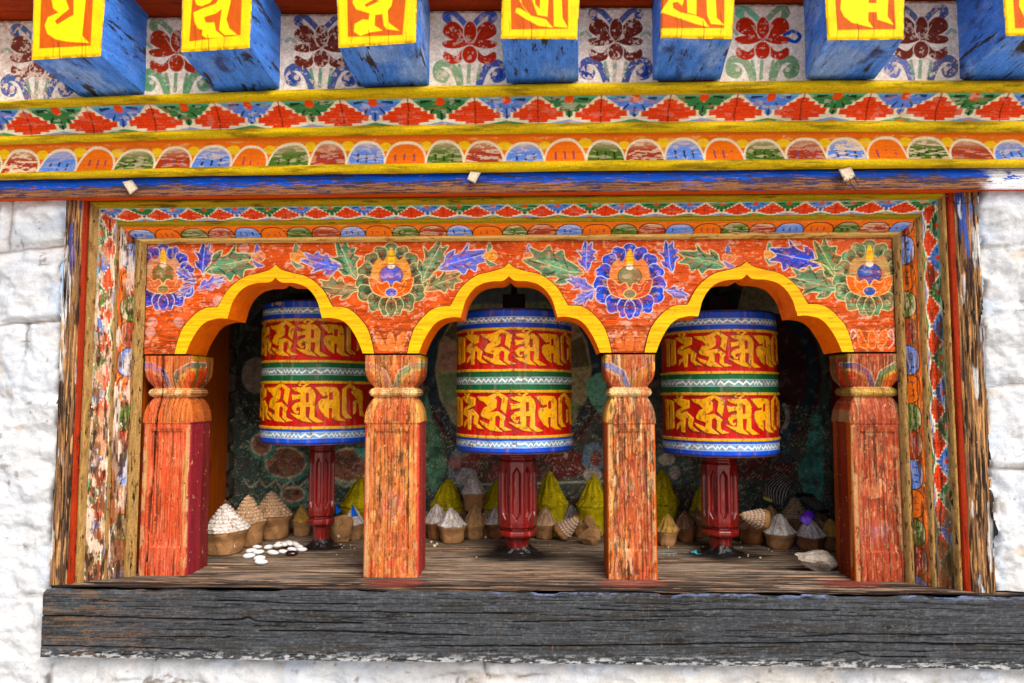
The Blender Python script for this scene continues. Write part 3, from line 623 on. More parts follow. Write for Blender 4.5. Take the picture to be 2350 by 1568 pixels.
# ------------------------------------------------------------------ window frame (jambs and head with mouldings)
def build_frame():
    root = thing('window_frame', 'carved and painted wooden window frame with jambs and head around the arches', 'window frame', (0, -0.07, 0))
    rows = ['bead', 'petal', 'fillet', 'flower', 'bead', 'strip', 'post']
    nm = {'bead': 'bead', 'petal': 'petal_band', 'fillet': 'fillet', 'flower': 'flower_band', 'strip': 'strip'}
    def piece(side):
        if side == 'head':
            par = None
        else:
            par = None
        out = []
        order = [6, 5, 4, 3, 2, 1, 0] if side != 'head' else [5, 4, 3, 2, 1, 0]
        for i in order:
            kind = rows[i]
            nT = {'bead': 9, 'fillet': 6, 'strip': 14, 'petal': 34, 'flower': 40, 'post': 50}[kind]
            t = np.linspace(0, 1, nT)
            if side == 'head':
                L = XRs[0]-XLs[0]; nS = int(L/0.0013) if kind in ('petal', 'flower') else 500
            else:
                nS = int(ZTs[0]/0.0015)
            s = np.linspace(0, 1, nS); S, T = np.meshgrid(s, t, indexing='ij')
            Yv = YS[i]+(YS[i+1]-YS[i])*T
            if side == 'head':
                x0 = XLs[i]+(XLs[i+1]-XLs[i])*T; x1 = XRs[i]+(XRs[i+1]-XRs[i])*T
                X = x0+(x1-x0)*S; Z = ZTs[i]+(ZTs[i+1]-ZTs[i])*T; D = X
            else:
                E = XLs if side == 'l' else XRs
                X = E[i]+(E[i+1]-E[i])*T; zt = ZTs[i]+(ZTs[i+1]-ZTs[i])*T
                if kind == 'post': zt = zt*0+ZTs[6]-0.001
                Z = zt*S; D = Z
            wob = 0.0025*(fbm(D*3, D*0+i, 3, i*7+len(side))-.5)
            Yv = Yv+wob*0.6
            if kind == 'bead': Yv = Yv-0.006*np.sin(math.pi*T)
            if kind == 'fillet': Yv = Yv-0.004*np.sin(math.pi*T)
            if kind == 'petal': Yv = Yv-0.004*np.sin(math.pi*T)
            if kind == 'flower': Yv = Yv+0.005*np.sin(math.pi*T)
            if kind == 'strip': Yv = Yv-0.001*np.sin(math.pi*T)+(0.03*(T < .35) if side == 'head' else 0.008*(T < .25))
            if kind == 'post': Yv = Yv+0.004*(fbm(X*80, Z*3, 4, 3)-.5)+0.003*(vn(X*260, Z*4, 8)-.5)-0.004*np.sin(math.pi*T)**.4
            P = np.stack([X, Yv, Z], -1)
            col = None
            if kind == 'flower':
                ph = 0.0 if side == 'head' else 0.012
                cv = flower_band(D-ph, T, 0.0675, 11+len(side), 0.35 if side != 'l' else 0.9)
                mat = M['cornice'] if side == 'head' else M['paint_z']
                if side == 'l':
                    n = fbm(X*60, Z*10, 5, 5)+0.25*(0.6-Z)
                    cv.mix(np.full(X.size, .18), (176, 136, 96)); cv.mix(sstep(0.50, 0.64, fbm(X*90, Z*22, 5, 5)+.12*(.4-Z))*0.75, (196, 160, 122)); cv.mix(sstep(0.52, 0.62, fbm(X*230, Z*26, 5, 8)+.42*(.30-Z))*0.8, (98, 58, 32)); cv.mix(sstep(0.57, 0.65, fbm(X*260, Z*40, 4, 9)+.16*(.3-Z))*0.85, (48, 32, 22)); cv.mix(sstep(0.60, 0.66, fbm(X*120, Z*30, 4, 10))*.8, (232, 208, 184)); mat = M['worn_z']
                if side == 'r':
                    cv.mix(sstep(0.45, 0.62, fbm(X*60, Z*10, 5, 15)+0.5*(0.22-Z))*0.85, (92, 74, 46)); cv.mix(sstep(0.47, 0.60, fbm(X*200, Z*24, 5, 16)+.2*(.25-Z))*0.6, (104, 74, 44)); cv.mix(sstep(0.56, 0.64, fbm(X*230, Z*18, 5, 18))*0.75, (46, 34, 24)); cv.mul(np.where(np.minimum(T, 1-T) < .10, .8, 1.0))
                col = cv.C
            elif kind == 'petal':
                off = -0.1025 if side == 'head' else 0.0
                if side == 'head': cv = petal_band(D-off, T, 0.0575, 5, 0.30, outline=(40, 22, 14), dots=False, base=(232, 112, 20))
                else:
                    cv = petal_band(D+0.012, T, 0.0575, 9, 0.35, outline=(40, 22, 14), dots=False, base=(206, 96, 24), order=(0, 3, 2, 1))
                mat = M['cornice'] if side == 'head' else M['paint_z']
                if side == 'l':
                    n = fbm(X*50, Z*9, 5, 25)
                    cv.mix(sstep(0.46, 0.56, fbm(X*70, Z*16, 5, 25)+0.10*(0.45-Z))*0.8, (226, 208, 188)); cv.mix(sstep(0.45, 0.57, fbm(X*200, Z*22, 5, 28)+0.42*(0.27-Z))*0.8, (126, 86, 54)); cv.mix(sstep(0.54, 0.63, fbm(X*250, Z*36, 5, 29)+0.16*(0.3-Z))*0.85, (50, 34, 24)); mat = M['worn_z']
                if side == 'r': cv.mix(sstep(0.45, 0.62, fbm(X*60, Z*8, 5, 35)+0.6*(0.2-Z))*0.85, (106, 72, 40)); cv.mix(sstep(0.48, 0.61, fbm(X*200, Z*24, 5, 36)+.15*(.3-Z))*0.55, (112, 64, 34)); cv.mix(sstep(0.57, 0.65, fbm(X*240, Z*16, 5, 38))*0.75, (44, 30, 22))
                col = cv.C
            elif kind == 'post':
                cv = Canvas(X, Z, (140, 102, 70), soft=.002)
                n = fbm(X*60, Z*5, 5, 41 if side == 'l' else 43)
                cv.mix(sstep(0.42, 0.6, n)*0.8, (92, 72, 56)); cv.mix(sstep(0.48, 0.58, fbm(X*280, Z*13, 5, 45))*0.9, (36, 28, 24)); cv.mix(sstep(0.53, 0.63, fbm(X*340, Z*18, 4, 46))*0.75, (214, 160, 104))
                top = sstep(0.30, 0.66, Z)
                cv.mix((0.7 if side == 'l' else 1.0)*sstep(0.55, 0.63, n*0.4+0.6*fbm(X*90, Z*9, 4, 49)+0.34*(top-.86)+(.05*(T-.4) if side == 'r' else 0))*(0.1+.8*top), (58, 92, 176))
                cv.mix(sstep(0.62, 0.70, fbm(X*70, Z*12, 4, 53)+0.16*(T-.5))*0.8, (228, 226, 222))
                col = cv.C; mat = M['post']
            elif kind == 'bead':
                mat = ({0: M['cream_bead_x'], 4: M['olive_bead']}[i]) if side == 'head' else M['cream_bead_z']
            elif kind == 'fillet':
                mat = M['olive_bead'] if side == 'head' else M['cream_bead_z']
            else:
                mat = M['redstrip_x'] if side == 'head' else M['redstrip_z']
            first = not out
            name = ('head_rail' if side == 'head' else 'jamb') if first else nm[kind]
            o = grid_obj(name, P, mat, root if first else out[0], col)
            out.append(o)
        if side != 'head':
            # outer and inner returns of the post give it thickness
            E = XLs if side == 'l' else XRs; sg = 1 if side == 'l' else -1
            hexa('post_return', box8(min(E[6], E[7])+.002, max(E[6], E[7])-.002, -0.066, 0.0, 0.0, ZTs[6]-.002), M['redstrip_z'], out[0], 0)
        return out
    piece('l'); piece('r'); piece('head')
    # side boards closing the niche behind the outer pillars
    a = at(470, 1000, 0.095); hexa('side_board', box8(-0.812, -0.800, 0.03, 0.455, 0.0, 0.70), M['orange_board'], root, 0.002)
    a = at(1912, 1000, 0.095); hexa('side_board', box8(0.805, 0.817, 0.03, 0.335, 0.0, 0.70), M['maroon_board'], root, 0.002)
    # filler boards between jamb and pillar, set back
    hexa('backing_board', box8(NXL-.02, at(520, 1000, .2)[0]-.02, 0.045, 0.06, 0, .78), M['maroon_board'], root, 0)
    hexa('backing_board', box8(at(1930, 1000, .09)[0]+.03, NXR+.02, 0.045, 0.06, 0, .78), M['maroon_board'], root, 0)
build_frame()

# ------------------------------------------------------------------ lintel and cornice
def rowgrid(yTL, yTR, YT, yBL, yBR, YB, nT, st=0.0016, xl=-420, xr=2780, bT=0.0, bB=0.0):
    """band between two lines; the lines are read at px 0 and px 2350"""
    def pt(px, yl, yr, Y): return at(px, yl+(yr-yl)*px/2350, Y)
    a0, a1 = pt(xl, yBL, yBR, YB), pt(xr, yBL, yBR, YB); b0, b1 = pt(xl, yTL, yTR, YT), pt(xr, yTL, yTR, YT)
    b0[0] = a0[0]; b1[0] = a1[0]
    n = int((a1[0]-a0[0])/st); s = np.linspace(0, 1, n); t = np.linspace(0, 1, nT)
    S, T = np.meshgrid(s, t, indexing='ij')
    A = a0+(a1-a0)*S[..., None]; B = b0+(b1-b0)*S[..., None]
    P = A+(B-A)*T[..., None]
    q = np.clip((xl+(xr-xl)*S)/2350, -.07, 1.07)                     # the long timbers are crowned in the middle
    P[..., 2] += 4*q*(1-q)*(bB+(bT-bB)*T)*(P[..., 1]-CAM[1])/F_PX
    return P, S, T
def build_cornice():
    lin_b = thing('lintel_beam', 'blue painted lintel beam worn to bare wood along its lower half', 'beam', (0, -0.1, 0.84))
    LY = -0.100
    P, S, T = rowgrid(413, 385, LY, 456, 434, LY-0.002, 60, bT=5, bB=4)
    X = P[..., 0]; Z = P[..., 2]
    cv = Canvas(X, T, (38, 92, 206))
    n = fbm(X*5, T*4, 4, 3)*0.45+0.55*fbm(X*50, T*14, 4, 8)
    lo = 1-sstep(0.15, 0.75, T)
    cv.mix(sstep(0.40, 0.52, n+0.30*(lo-.42))*0.92, (76, 62, 62)); cv.mix(sstep(0.47, 0.55, fbm(X*40, T*24, 5, 13)+0.34*(lo-.66))*0.85, (164, 110, 66))
    cv.mix(sstep(0.62, 0.68, fbm(X*14, T*30, 4, 18))*0.8*lo, (32, 26, 26))
    cv.mix(sstep(0.70, 0.74, T)*(sstep(0.6, .66, fbm(X*20, T*10, 4, 27)))*.6, (28, 60, 150))
    xr = at(2262, 420, LY)[0]
    cv.mix(sstep(-0.02, 0.03, X-xr+0.07*(fbm(X*20, T*4, 5, 23)-.5))*sstep(0.28, 0.42, fbm(X*60, T*10, 4, 33)), (240, 240, 242))
    P[..., 1] += 0.003*(fbm(X*5, T*4, 4, 33)-.5)+0.0012*(vn(X*8, T*40, 5)-.5)-0.004*np.sin(math.pi*T)**.5+.004
    grid_obj('beam_face', P, M['blue_beam'], lin_b, cv.C)
    zb = P[..., 2].min()
    hexa('beam_core', box8(-1.6, 1.6, LY+0.012, 0.02, ZTs[6]+0.004, 1.30), M['soffit'], lin_b, 0)
    P2, S2, T2 = rowgrid(456, 434, LY, 464, 442, -0.072, 6, bT=4, bB=4); P2[..., 1] = LY+(1-T2)*(0.03)
    grid_obj('beam_underside', P2, M['redstrip_x'], lin_b)

    root = thing('cornice', 'two tier painted cornice with yellow beads above the blue lintel', 'cornice', (0, -0.13, 0.95))
    def bead(yTL, yTR, yBL, yBR, Y, r, bT, bB):
        # a closed rounded bead
        P, S, T = rowgrid(yTL, yTR, Y, yBL, yBR, Y, 3, 0.008, bT=bT, bB=bB)
        lo = P[:, 0]; hi = P[:, 2]; mid = (lo+hi)/2; h = (hi[:, 2]-lo[:, 2])/2
        th = np.linspace(-math.pi/2, math.pi*0.55, 13)
        G = np.zeros((len(lo), len(th)+1, 3))
        for k, a in enumerate(th):
            G[:, k, 0] = lo[:, 0]; G[:, k, 1] = Y-r*math.cos(a)+0.0015*(fbm(lo[:, 0]*6, lo[:, 0]*0+k*.3, 3, int(yTL))-.5); G[:, k, 2] = mid[:, 2]+h*math.sin(a)+0.0022*(fbm(lo[:, 0]*5, lo[:, 0]*0, 3, int(yTL)+3)-.5)
        G[:, -1] = G[:, -2]; G[:, -1, 1] = Y+0.05
        grid_obj('bead', G, M['bead'], root)
    bead(399, 366, 414, 386, -0.108, 0.012, 11, 5)
    # petal tier
    P, S, T = rowgrid(330, 302, -0.140, 402, 369, -0.112, 60, bT=12, bB=11); X = P[..., 0]
    P[..., 1] += 0.008*np.sin(math.pi*T)
    x0 = at(1111, 350, -0.12)[0]
    cv = petal_band(X-x0, T/0.95, 0.0797, 3, 0.42, lean=np.clip((X-0.06)*0.36, -.5, .5), order=(3, 0, 1, 2))
    cv.mix(sstep(0.86, 0.90, T), (226, 108, 16))
    grid_obj('petal_band', P, M['cornice'], root, cv.C)
    bead(315, 279, 333, 304, -0.142, 0.013, 12.5, 12)
    # stepped flower tier
    P, S, T = rowgrid(249, 210, -0.178, 318, 282, -0.146, 64, bT=11, bB=12.5); X = P[..., 0]
    P[..., 1] += 0.010*np.sin(math.pi*T)
    x0 = at(1233.5, 255, -0.162)[0]
    cv = flower_band(X-x0, T, 0.1262, 23, 0.34)
    cv.mix(sstep(0.95, 0.98, T), (226, 130, 70))
    grid_obj('flower_band', P, M['cornice'], root, cv.C)
    bead(236, 187, 251, 212, -0.180, 0.016, 16, 11)
build_cornice()

# ------------------------------------------------------------------ plaques, roof boards, rafters
PY = -0.176
Zp = lambda r, x, y: (((0, 820, 1640)[r]+x/2.7326)*.94, y/2.7326*.94)
# rafter corners: front bl, br, top-left x, top-right x at py 0; back bl, br
RAFT = [((72, 137.6), (230.5, 129), 76, 241, (186, 224), (335, 220)),
        ((414.5, 120), (573, 110), 418, 578, (492, 210), (643, 206)),
        ((776, 110), (955, 98), 773, 957, (822, 200), (986, 194)),
        ((1149, 89.5), (1324.6, 91), 1152, 1330, (1163, 194), (1328, 191)),
        ((1515.6, 88), (1681, 89.5), 1517, 1686, (1498, 190), (1653.4, 188.5)),
        ((1899, 93), (2075, 91), 1894, 2076, (1848, 186), (2006, 188)),
        ((2309, 83), (2490, 84), 2302, 2490, (2200, 187), (2362, 188))]
RFY = -0.310
BT = lambda x: 236-49*x/2350-64*(x/2350)*(1-x/2350)
GLY = [  # (region, brown field, letter polygons, brown counters)
 (0, [(275, -40), (262, 325), (605, 305), (622, -40)],
  [[(330, -40), (345, 0), (355, 55), (390, 85), (320, 115), (298, 170), (315, 225), (370, 262), (450, 278), (595, 288), (548, 240), (575, -40)]],
  [[(440, -40), (440, 0), (460, 60), (365, 140), (380, 165), (490, 100), (492, -40)]]),
 (0, [(1285, -40), (1262, 278), (1605, 235), (1615, -40)],
  [[(1300, -40), (1300, 0), (1312, 32), (1345, 42), (1400, 20), (1450, -40)],
   [(1290, 85), (1340, 62), (1440, 25), (1480, -40), (1545, -40), (1535, 30), (1510, 130), (1530, 190), (1582, 232), (1500, 235), (1462, 200), (1480, 60), (1440, 90), (1360, 115), (1372, 152), (1430, 150), (1440, 205), (1500, 250), (1380, 255), (1345, 235), (1350, 200), (1320, 190), (1300, 150)]], []),
 (1, [(75, -40), (80, 248), (445, 235), (470, -40)],
  [[(120, -40), (385, -40), (370, 40), (345, 70), (350, 150), (422, 205), (340, 195), (320, 170), (310, 95), (262, 100), (258, 170), (312, 205), (230, 215), (165, 240), (120, 212), (125, 160), (180, 130), (218, 135), (225, 90), (135, 62), (112, 20)]],
  [[(190, 32), (262, -10), (290, 8), (205, 48)]]),
 (1, [(1165, -40), (1170, 198), (1550, 192), (1550, -40)],
  [[(1450, -40), (1505, -40), (1512, 120), (1548, 186), (1455, 178)],
   [(1230, -40), (1240, 30), (1300, 105), (1400, 130), (1450, 186), (1350, 172), (1270, 128), (1198, 82), (1203, 55), (1225, 55), (1285, 92), (1245, 40), (1225, 0)],
   [(1295, -40), (1420, -40), (1412, 112), (1345, 100)]], [[(1325, -40), (1330, 30), (1360, 60), (1365, -40)]]),
 (2, [(-120, -40), (-90, 190), (350, 188), (352, -40)],
  [[(-90, 92), (-60, 85), (0, 105), (60, 125), (160, 160), (250, 182), (215, 130), (160, 105), (60, 85), (10, 55), (5, 20), (40, 12), (70, 40), (80, 5), (50, -20), (-20, 0), (-60, 60)],
   [(100, -40), (165, -40), (165, 100), (105, 85)], [(232, -40), (292, -40), (300, 120), (352, 168), (262, 160), (236, 100)]], []),
 (2, [(1088, -40), (1105, 202), (1495, 196), (1482, -40)],
  [[(1135, -40), (1125, 60), (1150, 110), (1200, 150), (1345, 187), (1310, 140), (1312, 80), (1368, 80), (1372, 130), (1482, 167), (1440, 110), (1445, -40)]], [[(1312, -40), (1314, 22), (1366, 22), (1366, -40)]]),
 (2, [(2275, -40), (2290, 190), (2600, 190), (2600, -40)], [[(2320, -40), (2318, 40), (2350, 110), (2420, 140), (2520, 160), (2500, 100), (2500, -40)]], []),
]
GDESC = ['rafter end with a rounded hooked yellow letter, far left beam', 'rafter end with a zigzag yellow letter, dark stained flank',
         'rafter end with a yellow letter and a cracked blue underside', 'rafter end with a leaning two stroke yellow letter, above the middle arch tip',
         'rafter end with a curled yellow letter, right of the middle beam', 'rafter end with a bowl shaped yellow letter on white speckled blue beam',
         'rafter end cut off by the right edge of the view, wide blue flank']
def bil(c00, c10, c01, c11, S, T):
    return (np.array(c00)*((1-S)*(1-T))[..., None]+np.array(c10)*(S*(1-T))[..., None]+np.array(c01)*((1-S)*T)[..., None]+np.array(c11)*(S*T)[..., None])
def build_rafters():
    for k, (bl, br, tl, tr, kl, kr) in enumerate(RAFT):
        f0, f1 = at(*bl, RFY), at(*br, RFY)
        g0, g1 = at(tl, 0, RFY), at(tr, 0, RFY)
        H = 0.185
        def up(a, b):
            d = (b-a)/(b[2]-a[2]); return a+d*H
        t0, t1 = up(f0, g0), up(f1, g1)
        b0, b1 = at(kl[0], BT(kl[0])-2.5, PY+0.004), at(kr[0], BT(kr[0])-2.5, PY+0.004)
        q0, q1 = b0+(0, 0, H+.03), b1+(0, 0, H+.03)
        root = thing('rafter', 'blue sided '+GDESC[k], 'rafter', tuple((f0+f1)/2), 'painted rafter ends under the roof')
        hexa('beam', [f0, f1, t1, t0, b0, b1, q1, q0], M['blue_rafter'], root, 0.0025, cuts=7, rough=0.0012, seed=k, drop=(0,))
        n, m = 130, 130
        S, T = np.meshgrid(np.linspace(0, 1, n), np.linspace(0, 1, m), indexing='ij')
        P = bil(f0, f1, t0, t1, S, T); P[..., 1] -= 0.0012
        U, V = proj(P.reshape(-1, 3))
        cv = Canvas(U, V, (252, 200, 2))
        cv.mix(sstep(0.5, 0.72, fbm(U/30, V/30, 4, k))*0.4, (236, 182, 4))
        r, fld, lets, cnt = GLY[k]
        fl = [Zp(r, x, y) for x, y in fld]
        # the border closes above the letter too
        cv.poly([fl[0], fl[1], fl[2], fl[3]], (192, 88, 24))
        cv.poly([(fl[0][0]-40, -160), (fl[0][0]-40, -62), (fl[3][0]+40, -62), (fl[3][0]+40, -160)], (252, 200, 2))
        for L in lets: cv.poly([Zp(r, x, y) for x, y in L], (250, 214, 20))
        for L in cnt: cv.poly([Zp(r, x, y) for x, y in L], (192, 88, 24))
        rng = random.Random(k)
        for j in range(3):
            x = bl[0]+rng.uniform(.1, .9)*(br[0]-bl[0]); cv.line([(x, bl[1]-rng.uniform(0, 14)), (x+2, bl[1]-30), (x-1, bl[1]-rng.uniform(35, 70))], 1.5, (90, 50, 14), 0.7)
        xx = bl[0]+(.4 if k != 4 else .6)*(br[0]-bl[0]); cv.line([(xx, bl[1]+2), (xx+1, bl[1]-22), (xx-2, bl[1]-40)], 1.8, (60, 34, 12), .9)
        e = np.minimum(np.minimum(S, 1-S), T).ravel()
        cv.mix((1-sstep(0.0, 0.03, e))*sstep(.45, .6, fbm(U/12, V/12, 4, 7+k))*.7, (120, 84, 20))
        P[..., 1] += 0.0022*(1-sstep(0, .03, e.reshape(P.shape[:2])))
        grid_obj('lettered_end', P, M['end_paint'], root, cv.C)
build_rafters()

PLAQ = [  # centre px, flower colour, faded, top scrolls L,R; bottom scrolls L,R, stems
 (86, (128, 60, 46), 0.85, (52, 100, 160), (52, 100, 160), (40, 84, 150), (40, 84, 150), (110, 150, 120), 'faded flower and blue scrolls, at the far left'),
 (405, (170, 52, 22), 0.1, (120, 150, 110), (120, 150, 110), (92, 150, 104), (92, 150, 104), (84, 140, 96), 'a red flower half hidden by a rafter, green scrolls'),
 (737, (112, 44, 30), 0.3, (34, 70, 146), (34, 70, 146), (26, 72, 140), (26, 70, 140), (70, 136, 96), 'a worn brown flower, dark blue scrolls'),
 (1078, (190, 50, 16), 0.12, (62, 96, 196), (62, 96, 196), (120, 156, 110), (20, 68, 160), (120, 160, 120), 'a crisp red flower, one scroll green'),
 (1413, (112, 42, 32), 0.4, (26, 72, 150), (26, 72, 150), (18, 62, 142), (18, 62, 142), (110, 150, 124), 'a half rubbed out brown flower between four blue scrolls'),
 (1750, (190, 48, 16), 0.1, (104, 190, 150), (110, 150, 110), (130, 160, 116), (100, 146, 100), (110, 156, 110), 'a red flower, green scrolls and one blue bud'),
 (2114, (116, 48, 36), 0.25, (60, 84, 140), (60, 84, 140), (90, 110, 170), (60, 80, 130), (110, 150, 124), 'a small brown flower with a dark blue lower scroll'),
]
def build_plaques():
    backs = [(-180, 0)]+[(r[4][0], r[5][0]) for r in RAFT]
    for k, (cx, fc, fade, tl, tr, bl, br, stc, desc) in enumerate(PLAQ):
        xl = RAFT[k-1][5][0]-14 if k else -150
        xr = RAFT[k][4][0]+14
        yb = BT(min(max(cx, 0), 2350))+9
        yt = 46-k*7.5
        n = int((xr-xl)/1.1); m = int((yb-yt+40)/1.2)
        a = at(xl, yb, PY); b = at(xr, yb, PY); c = at(xl, yt, PY); d = at(xr, yt, PY)
        S, T = np.meshgrid(np.linspace(0, 1, n), np.linspace(0, 1, m), indexing='ij')
        P = bil(a, b, c, d, S, T)
        U, V = proj(P.reshape(-1, 3))
        cv = Canvas(U, V, (242, 228, 210))
        nz = fbm(U/16, V/16, 4, k)
        cv.mix(sstep(0.5, 0.7, nz)*0.45, (214, 184, 164)); cv.mix(sstep(0.52, 0.7, fbm(U/30+4, V/24, 4, k+50))*0.5, (244, 232, 220))
        cy = 94 + (yb-201)*0.95
        q = 0.344*1.0
        cv.T = (cx, cy, q, q)
        al = 1.0
        for sx in (-1, 1):
            f = lambda L: [(x*sx, y) for x, y in L]
            sc = tl if sx < 0 else tr
            cv.line(f([(20, -115), (60, -160), (105, -200), (150, -205), (165, -170), (135, -142)]), 13.0, sc, 0.92)
            cv.ell(145*sx, -170, 22, 26, sc, 0.9)
            sc = bl if sx < 0 else br
            cv.line(f([(65, 268), (90, 200), (130, 145), (190, 135), (222, 170), (215, 225), (175, 240), (160, 215)]), 17.0, sc, 0.92)
            cv.ell(190*sx, 205, 34, 40, sc, 0.9); cv.ell(166*sx, 205, 16, 16, (228, 208, 190), .9)
            cv.line(f([(70, 150), (52, 240)]), 8.0, stc, 0.85)
            cv.line(f([(170, -30), (200, -55), (230, -40)]), 8.0, (130, 160, 130), 0.5*(k != 3)+.2)
        cv.line([(-4, 150), (-10, 260)], 8.5, stc, 0.85)
        # petals
        for sx in (-1, 1):
            f = lambda L: [(x*sx, y) for x, y in L]
            cv.poly(f([(24, -18), (44, -90), (98, -142), (160, -128), (178, -66), (120, -26), (45, -6)]), fc, al, True)
            cv.poly(f([(12, 6), (90, -22), (182, -8), (160, 30), (80, 34)]), fc, al, True)
            cv.poly(f([(34, 30), (95, 84), (165, 56), (176, 104), (120, 140), (58, 118)]), fc, al, True)
        cv.ell(3, -72, 42, 74, fc, al, 0, (226, 206, 190), 2); cv.ell(0, 76, 50, 58, fc, al, 0, (226, 206, 190), 2); cv.ell(0, 0, 20, 14, fc, al)
        for sx in (-1, 1): cv.line([(4*sx, 4), (40*sx, -40), (70*sx, -90)], 1.4, (240, 214, 190), .8)
        cv.T = (0, 0, 1, 1)
        if k == 5: cv.line([(1800, 80), (1822, 72), (1836, 84), (1826, 96), (1812, 92)], 8, (34, 80, 176))
        n2 = fbm(U/5, V/5, 4, k+80)*.55+.45*fbm(U/14, V/14, 3, k+90)
        cv.mix(sstep(0.585-0.09*fade, 0.64-0.08*fade, n2)*min(1, .45+fade), (224, 200, 182))
        cv.mix(sstep(0.60, 0.68, fbm(U/10, V/10, 4, k+70))*.5*fade, (190, 130, 116))
        e = np.minimum(np.minimum(S, 1-S), np.minimum(T, 1-T)).ravel()
        cv.mix((1-sstep(0.0, 0.06, e))*sstep(.40, .6, fbm(U/9, V/9, 4, k+3))*.7, (120, 92, 74))
        P[..., 1] += 0.004*(1-sstep(0, .04, e.reshape(P.shape[:2])))+0.0015*(nz.reshape(P.shape[:2])-.5)
        o = grid_obj('painted_plaque', P, M['plaque'], None, cv.C)
        tag(o, 'white plaque between rafters painted with '+desc, 'plaque', 'flower plaques between the rafters')
        # red brown roof board over the plaque, its underside and front lip
        z = c[2]+0.002; z2 = d[2]+0.002
        o = hexa('roof_board', [(a[0]+.006, -0.30, z+.012), (b[0]-.006, -0.30, z2+.012), (b[0]-.006, PY+.02, z2), (a[0]+.006, PY+.02, z),
                               (a[0]+.006, -0.30, z+.04), (b[0]-.006, -0.30, z2+.04), (b[0]-.006, PY+.02, z2+.03), (a[0]+.006, PY+.02, z+.03)], M['soffit'], None, 0.003, cuts=5, rough=0.001, seed=k)
        tag(o, 'red brown roof board above the plaque with '+desc, 'board', 'roof boards between the rafters')
    # timber behind the plaques
    a = at(1175, 195, PY)
    o = hexa('wall_plate', box8(-1.7, 1.7, PY+0.010, 0.02, a[2]+0.004, a[2]+0.30), M['soffit'], None, 0)
    tag(o, 'dark timber wall plate hidden behind the flower plaques', 'beam')
    o = hexa('roof_deck', box8(-1.9, 1.9, -0.36, 0.3, a[2]+0.30, a[2]+0.34), M['soffit'], None, 0)
    tag(o, 'red brown roof deck above the rafters', 'roof')
build_plaques()

# ------------------------------------------------------------------ arch board with three cusped arches
AU = 0.2575e-3
OUTER = [(0, 0), (50, 40), (145, 70), (255, 97), (345, 155), (415, 230), (468, 325), (487, 355), (580, 360), (650, 393), (720, 458), (780, 540), (815, 640), (838, 743)]
INNER = [(0, 108), (50, 146), (150, 152), (245, 180), (315, 240), (362, 320), (385, 400), (400, 450), (470, 447), (560, 467), (620, 510), (667, 575), (710, 655), (744, 743)]
ZTIP = 0.6590; ZFOOT = ZTIP-743*AU
ARCHX = [at(634, 612, 0)[0], at(1168, 603, 0)[0], at(1712, 599, 0)[0]]
def half(L, cusp):
    a = spline(L[:cusp+1], False, 5); b = spline(L[cusp:], False, 5)
    return np.concatenate([a[:-1], b])
def contour(L, cusp):
    h = half(L, cusp); r = np.stack([h[:, 0]*AU, -h[:, 1]*AU], -1)
    return np.concatenate([r[::-1]*[-1, 1], r[1:]])
OC, IC = contour(OUTER, 7), contour(INNER, 7)
PZT = at(1175, 553, 0)[2]
def inside(P, x, y):
    ins = np.zeros(x.shape, bool); m = len(P)
    for i in range(m):
        ax, ay = P[i]; bx, by = P[(i+1) % m]
        if ay != by: ins ^= ((ay > y) != (by > y)) & (x < (bx-ax)*(y-ay)/(by-ay)+ax)
    return ins

LEAF = [(0, 0), (14, -10), (22, -24), (40, -30), (36, -20), (52, -22), (70, -36), (66, -22), (82, -18), (104, -12), (88, -2), (100, 10), (78, 10), (70, 24), (58, 14), (46, 24), (36, 12), (16, 8)]
def leaf(cv, x, y, ang, ln, col, wid=1.0, out=(232, 214, 150), a=1.0, vein=(20, 26, 20)):
    c, s = math.cos(ang), math.sin(ang); k = ln*1.16/100; x -= c*ln*.05; y -= s*ln*.05
    R = lambda L: [(x+(u*c-v*wid*s)*k, y+(u*s+v*wid*c)*k) for u, v in L]
    cv.poly(R(LEAF), col, a, True, out, 2.0)
    cv.poly(R([(8, -3), (30, -14), (60, -12), (84, -6), (60, 2), (30, 4)]), tuple(min(255, int(q*1.28)+10) for q in col), a*.7, True)
    for p in ([(22, -14), (36, -24)], [(46, -12), (66, -28)], [(50, 4), (60, 16)], [(68, -8), (94, -10)], [(28, 0), (38, 10)]): cv.line(R(p), 2.6, vein, a*.9)
    cv.line(R([(-8, 4), (20, -4), (50, -5), (90, -6)]), 1.5, out, a*.8)
def bud(cv, x, y, r, col, sep, a=1.0):
    cv.ell(x, y, r, r*.85, col, a, 0, (236, 200, 140), 1.5)
    cv.line([(x-r*.5, y+r*.3), (x, y-r*.4), (x+r*.6, y)], 1.6, (236, 190, 120), a*.8); cv.line([(x-r*.2, y+r*.5), (x+r*.3, y+.1*r)], 1.4, (120, 40, 20), a*.7)
    cv.poly([(x-r*.6, y-r*.6), (x-r*.3, y-r*1.9), (x+r*.2, y-r*1.3), (x, y-r*.8)], sep, a, True, (236, 220, 190), 1.3)
    cv.poly([(x-r*.9, y+r*.5), (x, y+r*1.0), (x+r*.9, y+r*1.4), (x-r*.2, y+r*1.6)], sep, a, True, (236, 220, 190), 1.3)
